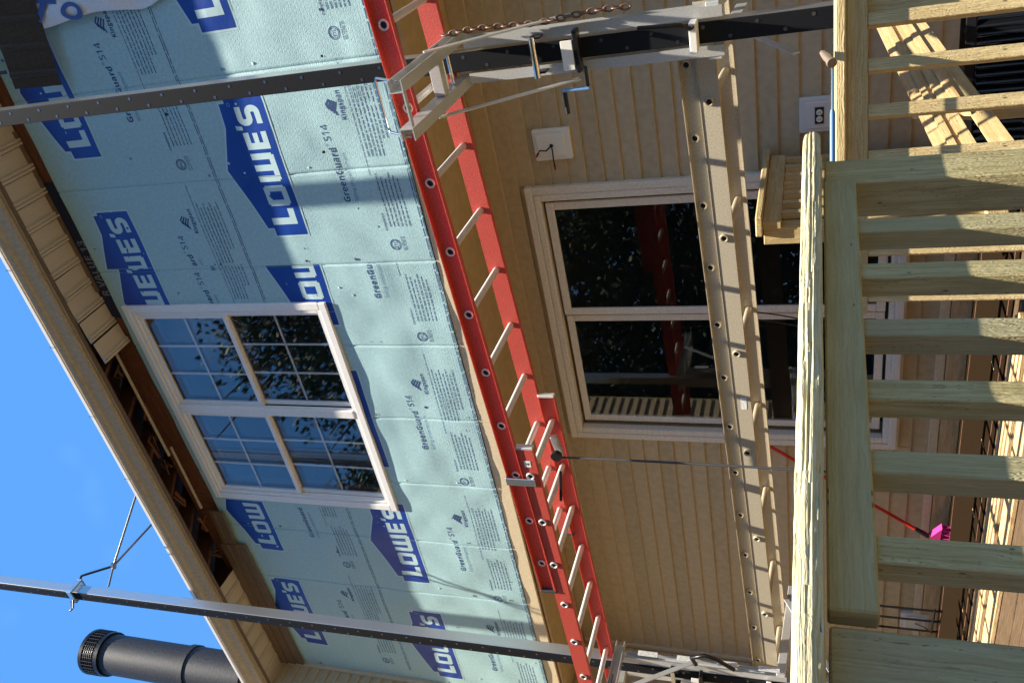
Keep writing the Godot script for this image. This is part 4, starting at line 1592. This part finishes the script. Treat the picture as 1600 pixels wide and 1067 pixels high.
func build_brace() -> void:
	var t := thing("pole_brace", "steel pole brace with crossed rods and a blue clamp fixed to the roof edge", "brace")
	var y := 5.72
	var x := pole_x(false, y)
	var st := begin()
	box(st, Vector3(x, y, 0.9205), Vector3(0.13, 0.05, 0.014), Basis.IDENTITY, 0.003)
	box(st, Vector3(x + 0.056, y, 0.855), Vector3(0.014, 0.05, 0.115), Basis.IDENTITY, 0.003)
	box(st, Vector3(x - 0.056, y, 0.855), Vector3(0.014, 0.05, 0.115), Basis.IDENTITY, 0.003)
	box(st, Vector3(x, y, 0.7905), Vector3(0.13, 0.05, 0.014), Basis.IDENTITY, 0.003)
	obj("clamp", st, M.blue_arm, t)
	st = begin()
	tube(st, [Vector3(x - 0.04, y + 0.02, 0.93), Vector3(x - 0.10, y + 0.02, 0.96), Vector3(x - 0.12, y + 0.05, 0.965)], 0.009, 8)
	tube(st, [Vector3(x - 0.02, y - 0.01, 0.93), Vector3(x - 0.06, y - 0.03, 0.98)], 0.008, 8)
	obj("wing_screw", st, M.bolt, t)
	var hub := Vector3(-4.545, 5.47, 0.64)
	st = begin()
	tube(st, [Vector3(x + 0.05, y, 0.80), Vector3(x + 0.07, y, 0.76), Vector3(x + 0.07, y - 0.03, 0.74), hub], 0.010, 8)
	obj("hook_rod", st, M.black_metal, t)
	st = begin()
	box(st, hub, Vector3(0.05, 0.035, 0.035), Basis(Vector3.UP, 0.6), 0.004)
	obj("swivel", st, M.bolt, t)
	for e in [Vector3(-3.98, 5.42, -0.16), Vector3(-4.46, 5.33, 0.0)]:
		st = begin()
		tube(st, [hub, e], 0.009, 8)
		obj("rod", st, M.bolt, t)
		st = begin()
		box(st, e + Vector3(0, -0.002, 0), Vector3(0.08, 0.02, 0.08), Basis(Vector3.RIGHT, 0.51), 0.003)
		obj("foot", st, M.bolt, t)
	st = begin()
	tube(st, [hub, Vector3(pole_x(false, 5.45) + 0.03, 5.42, 0.80)], 0.008, 8)
	obj("strut", st, M.bolt, t)

# ------------------------------------------------------------------ small things
func build_small_things() -> void:
	hammer()
	broom()
	loose_boards()
	deck_shade()
	shutters()
	hanging_sheets()
	rack()

func hammer() -> void:
	var t := thing("hammer", "hammer with steel shank and blue grip lying on the slanted railing's cap", "hammer")
	var d := Vector3(0.834, 0, -0.552)
	var n := Vector3(0.552, 0, 0.834)
	var head := Vector3(-0.800, -0.0418, 1.440) + n * 0.048
	var st := begin()
	tube(st, [head - d * 0.005, head - d * 0.15], 0.005, 8)
	obj("shank", st, M.chrome, t)
	st = begin()
	tube(st, [head - d * 0.148, head - d * 0.16], 0.0055, 10, false, 0.008)
	tube(st, [head - d * 0.16, head - d * 0.30], 0.008, 10)
	obj("grip", st, M.blue_grip, t)
	st = begin()
	# face, neck and claw
	var ax := (n * 0.55 - d * 0.45 - Vector3.UP * 0.22).normalized()
	var hc := head + Vector3.UP * 0.010
	var rad := [0.0145, 0.015, 0.011, 0.0115, 0.012, 0.0115, 0.008]
	var pos := [0.030, 0.018, 0.010, -0.005, -0.016, -0.03, -0.062]
	for i in 6:
		tube(st, [hc + ax * pos[i], hc + ax * pos[i + 1]], rad[i], 14, false, rad[i + 1])
	obj("head", st, speckled(rgb(150, 134, 118), 0.2, 4.0, 0.45, 131, 6.0, 0.4), t)

func broom() -> void:
	var t := thing("broom", "broom with bright red pole and pink head leaning on the tan siding", "broom")
	var low := Vector3(-4.70, -0.735, -0.50)
	var high := Vector3(-3.97, 0.40, -0.610)
	var d := (high - low).normalized()
	var st := begin()
	tube(st, [low + d * 0.10, high], 0.0125, 10)
	obj("pole", st, M.red_pole, t)
	st = begin()
	tube(st, [low + d * 0.02, low + d * 0.12], 0.020, 10, false, 0.015)
	obj("socket", st, M.black, t)
	st = begin()
	prism(st, PackedVector2Array([Vector2(-0.13, -0.055), Vector2(0.14, -0.055), Vector2(0.10, -0.032), Vector2(0.03, 0.005), Vector2(-0.04, -0.012)]), low + Vector3(0.0, -0.005, -0.035), Vector3(0.97, 0.0, 0.24), Vector3.UP, Vector3(-0.24, 0, 0.97), 0.045)
	obj("head", st, M.pink, t)
	st = begin()
	for k in 60:
		var u := rng.randf_range(-0.12, 0.13)
		var v := rng.randf_range(-0.03, 0.005)
		var b := low + Vector3(0.97 * u - 0.24 * v, -0.06, 0.24 * u + 0.97 * v)
		bar(st, b, b + Vector3(rng.randf_range(-0.01, 0.01), -(low.y - 0.06 - FLOOR_Y - 0.002), rng.randf_range(-0.01, 0.01)), 0.006, 0.006, Vector3.RIGHT)
	var br := obj("bristles", st, M.pink, t)
	br.set_meta("kind", "stuff")

func loose_boards() -> void:
	# boards laid side by side on a sloping rack; edge points far and near
	var fu := Vector3(-1.087, -0.215, -0.55)
	var fl := Vector3(-1.054, -0.395, -0.30)
	var nu := Vector3(-1.199, -0.352, 0.90)
	var nl := Vector3(-1.130, -0.555, 1.15)
	var at := func(f: float, m: float) -> Vector3: return fu.lerp(nu, f).lerp(fl.lerp(nl, f), m)
	var face := (nu - fu).cross(fl - fu).normalized()
	if face.y < 0.0: face = -face
	var rk := thing("lumber_rack", "rough sloping rack under the pine boards behind the slanted railing", "rack")
	for f in [0.12, 0.90]:
		var a: Vector3 = at.call(f, -0.02) - face * 0.034
		var b: Vector3 = at.call(f, 1.04) - face * 0.034
		var st := begin()
		bar(st, a, b, 0.035, 0.030, face, 0.003)
		obj("bearer", st, M.new_rail, rk)
		for p in [a.lerp(b, 0.08), a.lerp(b, 0.92)]:
			st = begin()
			bar(st, p - Vector3.UP * 0.01, Vector3(p.x, FLOOR_Y + 0.003, p.z), 0.035, 0.035, Vector3.BACK, 0.003)
			obj("leg", st, M.new_rail, rk)
	var specs := [[0.0, 0.19, "pale pine board lying highest on the sloping rack", 0, 0.0], [0.195, 0.115, "tan strip next to the highest board on the rack", 1, 0.010], [0.315, 0.075, "bright narrow strip in the middle of the rack", 0, 0.0], [0.395, 0.165, "tan board with a dark split edge on the rack", 1, 0.006], [0.565, 0.155, "pale board cut off short on the rack", 0, 0.012], [0.725, 0.29, "widest tan board lying lowest on the sloping rack", 1, 0.0]]
	var i := 0
	for s in specs:
		var t := thing("loose_board", s[2], "board", "boards on the sloping rack")
		var f0 := -0.03 + 0.012 * (i % 3)
		var f1 := 1.32 - 0.03 * ((i * 2) % 3) - (0.30 if i == 4 else 0.0)
		var m0: float = s[0]
		var m1 := m0 + float(s[1])
		var lift := face * (0.001 + float(s[4]))
		var st := begin()
		slab(st, at.call(f0, m0) + lift, at.call(f1, m0 + 0.01) + lift, at.call(f1, m1 + 0.01) + lift, at.call(f0, m1) + lift, face, 0.016)
		obj("plank", st, M.pine if s[3] == 0 else M.new_rail, t)
		i += 1
	# lumber lying on the deck along the house
	var lx := [["long pale trim plank lying on the deck between the shaded boards and the strips", 0.80, 0.16, -5.9, -1.9], ["thin dark-edged siding strip lying on the deck, closest to the wall", 0.44, 0.03, -5.8, -2.3], ["thin siding strip lying on the deck, second from the wall", 0.50, 0.03, -5.75, -2.25], ["thin siding strip lying on the deck, third from the wall", 0.56, 0.03, -5.9, -2.3], ["thin siding strip lying on the deck, touching the pale trim plank", 0.625, 0.03, -5.85, -2.2]]
	for s in lx:
		var t := thing("loose_board", s[0], "board", "lumber lying on the deck")
		var z: float = s[1]
		var st := begin()
		bar(st, Vector3(s[3], FLOOR_Y + 0.013, z), Vector3(s[4], FLOOR_Y + 0.013, z + 0.03), s[2], 0.020, Vector3.UP, 0.002)
		obj("plank", st, M.pine, t)

# flat board between four corners (a-b and d-c are the long edges), thickness below the face
func slab(st: SurfaceTool, a: Vector3, b: Vector3, c: Vector3, d: Vector3, n: Vector3, th: float) -> void:
	var w := a.distance_to(d)
	var l := a.distance_to(b)
	var o := Vector2(rng.randf() * 5.0, rng.randf() * 5.0)
	var dn := -n * th
	quad(st, a, b, c, d, n, o, o + Vector2(l, 0), o + Vector2(l, w), o + Vector2(0, w))
	quad(st, a + dn, b + dn, c + dn, d + dn, -n, o, o + Vector2(l, 0), o + Vector2(l, w), o + Vector2(0, w))
	var mid := (a + b + c + d) * 0.25
	for e in [[a, b], [b, c], [c, d], [d, a]]:
		var p: Vector3 = e[0]
		var q: Vector3 = e[1]
		var out := (q - p).cross(n).normalized()
		if out.dot((p + q) * 0.5 - mid) < 0.0: out = -out
		quad(st, p, q, q + dn, p + dn, out, o, o + Vector2(p.distance_to(q), 0), o + Vector2(p.distance_to(q), th), o + Vector2(0, th))

func deck_shade() -> void:  # added thin dark sheet: paints the shaded band of deck beside the wall
	var t := thing("shade_sheet", "dark brown sheet along the foot of the wall, standing in for shade on the deck", "mat")
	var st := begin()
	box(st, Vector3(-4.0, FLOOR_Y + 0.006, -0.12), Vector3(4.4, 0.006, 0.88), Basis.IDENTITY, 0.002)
	obj("mat", st, M.deck_shade, t)
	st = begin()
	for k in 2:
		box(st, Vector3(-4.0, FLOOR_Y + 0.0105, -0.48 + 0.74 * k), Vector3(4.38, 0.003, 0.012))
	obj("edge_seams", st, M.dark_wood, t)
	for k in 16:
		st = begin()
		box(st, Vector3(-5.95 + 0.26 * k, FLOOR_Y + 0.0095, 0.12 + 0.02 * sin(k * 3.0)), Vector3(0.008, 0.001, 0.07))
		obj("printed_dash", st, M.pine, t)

func shutters() -> void:
	# two louvred shutters laid on their long sides
	for k in 2:
		var t := thing("louvred_shutter", "black louvred shutter on its side, behind its twin under the board rack" if k == 1 else "black louvred shutter on its side, in front of its twin under the board rack", "shutter", "shutters taken off the house")
		var H := 0.30
		var W := 0.86
		var c := Vector3(-1.28 + 0.10 * k, FLOOR_Y + 0.006, 0.42 - 0.20 * k)
		var bas := Basis(Vector3.UP, 0.30 - 0.12 * k) * Basis(Vector3.RIGHT, -0.20)
		for s in [-1.0, 1.0]:
			var st := begin()
			box(st, Vector3.ZERO, Vector3(0.05, H - 0.084, 0.028), Basis.IDENTITY, 0.004)
			inst("rail", st.commit(), M.black_gloss, t, Transform3D(bas, c + bas * Vector3(s * (W / 2 - 0.025), H / 2, 0)))
			st = begin()
			box(st, Vector3.ZERO, Vector3(W, 0.04, 0.030), Basis.IDENTITY, 0.004)
			inst("stile", st.commit(), M.black_gloss, t, Transform3D(bas, c + bas * Vector3(0, H / 2 + s * (H / 2 - 0.02), 0)))
		var lm := box_mesh(Vector3(0.036, H - 0.086, 0.006), 0.002)
		for i in 24:
			inst("louvre", lm, M.black_gloss, t, Transform3D(bas * Basis(Vector3.UP, 0.7), c + bas * Vector3(-W / 2 + 0.07 + 0.0313 * i, H / 2, 0)))

func hanging_sheets() -> void:
	# strip of white house wrap hanging from the eave, with parts of big blue letters
	var t := thing("housewrap_sheet", "wrinkled white house wrap with large blue letters hanging over the foam", "house wrap")
	var zf := func(u: float, v: float) -> float: return 0.075 + 0.02 * sin(u * 19.0 + v * 4.0) + 0.012 * noise.get_noise_2d(u * 9.0, v * 5.0)
	var left := func(y: float) -> float: return -0.50 + 0.02 * sin(y * 7.0) + (0.10 * smoothstep(3.55, 3.2, y))
	var st := begin()
	var nx := 10
	var ny := 36
	for i in nx:
		for j in ny:
			var q := []
			for c in [[i, j], [i + 1, j], [i + 1, j + 1], [i, j + 1]]:
				var y := lerpf(3.22, 4.86, float(c[1]) / ny)
				var x := lerpf(left.call(y), 0.28, float(c[0]) / nx)
				var e := 0.01
				var n := Vector3(-(zf.call(x + e, y) - zf.call(x - e, y)) / (2 * e), -(zf.call(x, y + e) - zf.call(x, y - e)) / (2 * e), 1).normalized()
				q.append([Vector3(x, y, zf.call(x, y)), n, Vector2(x, y)])
			smooth(st, q[0], q[1], q[2])
			smooth(st, q[0], q[2], q[3])
	obj("sheet", st, M.wrap_white, t)
	var lay := func(s2: SurfaceTool, ts: PackedVector2Array) -> void:
		for i in range(0, ts.size(), 3):
			var p := []
			for k in 3: p.append(Vector3(ts[i + k].x, ts[i + k].y, float(zf.call(ts[i + k].x, ts[i + k].y)) + 0.004))
			tri(s2, p[0], p[1], p[2], Vector3.BACK)
	st = begin()
	lay.call(st, stroke_tris([Vector2(-0.345, 4.26), Vector2(-0.375, 4.04)], 0.055))
	lay.call(st, stroke_tris([Vector2(-0.38, 4.13), Vector2(-0.47, 4.22)], 0.05))
	lay.call(st, stroke_tris([Vector2(-0.365, 4.10), Vector2(-0.25, 4.04)], 0.05))
	obj("letter", st, M.wrap_blue, t)
	st = begin()
	for k in 24:
		var a0 := Vector2(cos(TAU * k / 24.0), sin(TAU * k / 24.0))
		var a1 := Vector2(cos(TAU * (k + 1) / 24.0), sin(TAU * (k + 1) / 24.0))
		var c := Vector2(-0.452, 3.957)
		var ro := Vector2(0.050, 0.072)
		var ri := Vector2(0.026, 0.042)
		lay.call(st, PackedVector2Array([c + a0 * ro, c + a1 * ro, c + a1 * ri, c + a0 * ro, c + a1 * ri, c + a0 * ri]))
	obj("letter", st, M.wrap_blue, t)
	# loose dark soffit sheet dangling from the eave
	t = thing("ribbed_soffit_sheet", "dark grey ribbed sheet hanging loose from the eave above the white wrap", "soffit sheet")
	st = begin()
	var w := 0.62
	var prof := PackedVector2Array()
	var ribs := 4
	for k in ribs:
		var x0 := w * k / ribs
		prof.append_array(PackedVector2Array([Vector2(x0, 0), Vector2(x0 + 0.06, 0), Vector2(x0 + 0.072, 0.012), Vector2(x0 + 0.09, 0.012), Vector2(x0 + 0.102, 0)]))
	prof.append(Vector2(w, 0))
	var n := prof.size()
	for k in range(n - 1, -1, -1): prof.append(prof[k] + Vector2(0, -0.003))
	var bas := Basis(Vector3.BACK, -0.18) * Basis(Vector3.RIGHT, 0.55)
	prism(st, prof, Vector3(-0.80, 4.49, 0.225), bas * Vector3.RIGHT, bas * Vector3.BACK, bas * Vector3.DOWN, 0.26)
	obj("sheet", st, M.dark_panel, t)
	st = begin()
	bar(st, Vector3(-0.70, 4.50, 0.215), Vector3(-0.70, 4.91, 0.205), 0.02, 0.003, Vector3.BACK)
	bar(st, Vector3(-0.30, 4.42, 0.215), Vector3(-0.30, 4.91, 0.205), 0.02, 0.003, Vector3.BACK)
	obj("strap", st, M.dark_panel, t)

func rack() -> void:
	var t := thing("wire_rack", "black metal rack of thin upright bars standing by the low outlet", "rack")
	var c := Vector3(-5.52, 0, -0.50)
	for k in 3:
		var st := begin()
		var p := c + Vector3(-0.16 + 0.15 * k, 0, 0.03 * k)
		tube(st, [Vector3(p.x, FLOOR_Y + 0.002, p.z), Vector3(p.x, -0.30, p.z)], 0.0085, 8)
		obj("upright", st, M.black_metal, t)
	for y in [-0.80, -0.31]:
		var st := begin()
		tube(st, [Vector3(c.x - 0.18, y, c.z - 0.004), Vector3(c.x + 0.16, y, c.z + 0.064)], 0.008, 8)
		obj("crossbar", st, M.black_metal, t)

# ------------------------------------------------------------------ trees mirrored in the upper window
func build_trees() -> void:
	var spec := [[Vector3(-10.5, -1.5, 13.5), 17.0, 4.6, "tall leafy tree across the lawn, between the broad one and the one behind the deck"], [Vector3(-18.0, -1.5, 13.0), 15.5, 4.8, "broad leafy tree across the lawn, facing the upper window"], [Vector3(-26.0, -1.5, 13.5), 17.0, 5.2, "taller leafy tree across the lawn, farthest along the row"], [Vector3(-4.0, -1.5, 17.0), 15.0, 4.6, "leafy tree across the lawn, straight behind the deck"], [Vector3(4.5, -1.5, 18.0), 14.0, 4.4, "leafy tree across the lawn, near the end of the house"], [Vector3(-14.0, -1.5, 22.0), 17.0, 5.6, "dense tree behind the gap between the two tallest trees"], [Vector3(-22.5, -1.5, 21.0), 16.0, 5.8, "dense back-row tree behind the broad one"], [Vector3(-7.0, -1.5, 24.0), 15.0, 5.6, "dense back-row tree behind the one facing the deck"], [Vector3(0.5, -1.5, 25.0), 15.0, 5.6, "dense back-row tree straight out from the board rack"]]
	var kinds := []
	for k in 2:
		var H := 16.0
		var R := 4.8
		var st := begin()
		tube(st, [Vector3.ZERO, Vector3(0.1, H * 0.3, 0), Vector3(-0.1, H * 0.55, 0.2), Vector3(0.2, H * 0.9, 0.1)], 0.30, 10, false, 0.05)
		for i in 30:
			var y := H * rng.randf_range(0.15, 0.85)
			var a := rng.randf() * TAU
			var o := Vector3(0, y, 0)
			var e := o + Vector3(cos(a), rng.randf_range(0.2, 0.7), sin(a)) * R * rng.randf_range(0.6, 1.0)
			tube(st, [o, o.lerp(e, 0.5) + Vector3(0, 0.2, 0), e], 0.08, 5, false, 0.015)
		var trunk := st.commit()
		st = begin()
		for i in 400:
			var a := rng.randf() * TAU
			var y := rng.randf_range(0.03, 1.0)
			var rr := R * sqrt(rng.randf()) * sqrt(maxf(0.06, 1.0 - pow((y - 0.38) / 0.66, 2.0)))
			var c := Vector3(cos(a) * rr, H * y, sin(a) * rr)
			for j in 90:
				var p := c + Vector3(rng.randfn(), rng.randfn() * 0.6, rng.randfn()) * 0.5
				var u := Vector3(rng.randfn(), rng.randfn(), rng.randfn()).normalized() * rng.randf_range(0.07, 0.13)
				var v := u.cross(Vector3(rng.randfn(), rng.randfn(), rng.randfn())).normalized() * u.length() * 0.6
				quad(st, p - u, p + v, p + u, p - v, u.cross(v).normalized())
		kinds.append([trunk, st.commit()])
	var n := 0
	for s in spec:
		var t := thing("leafy_tree", s[3], "tree", "trees across the lawn")
		t.transform = Transform3D(Basis(Vector3.UP, n * 1.7).scaled(Vector3(float(s[2]) / 4.8, float(s[1]) / 16.0, float(s[2]) / 4.8)), s[0])
		inst("trunk", kinds[n % 2][0], M.bark, t)
		inst("crown", kinds[n % 2][1], M.leaf, t)
		n += 1
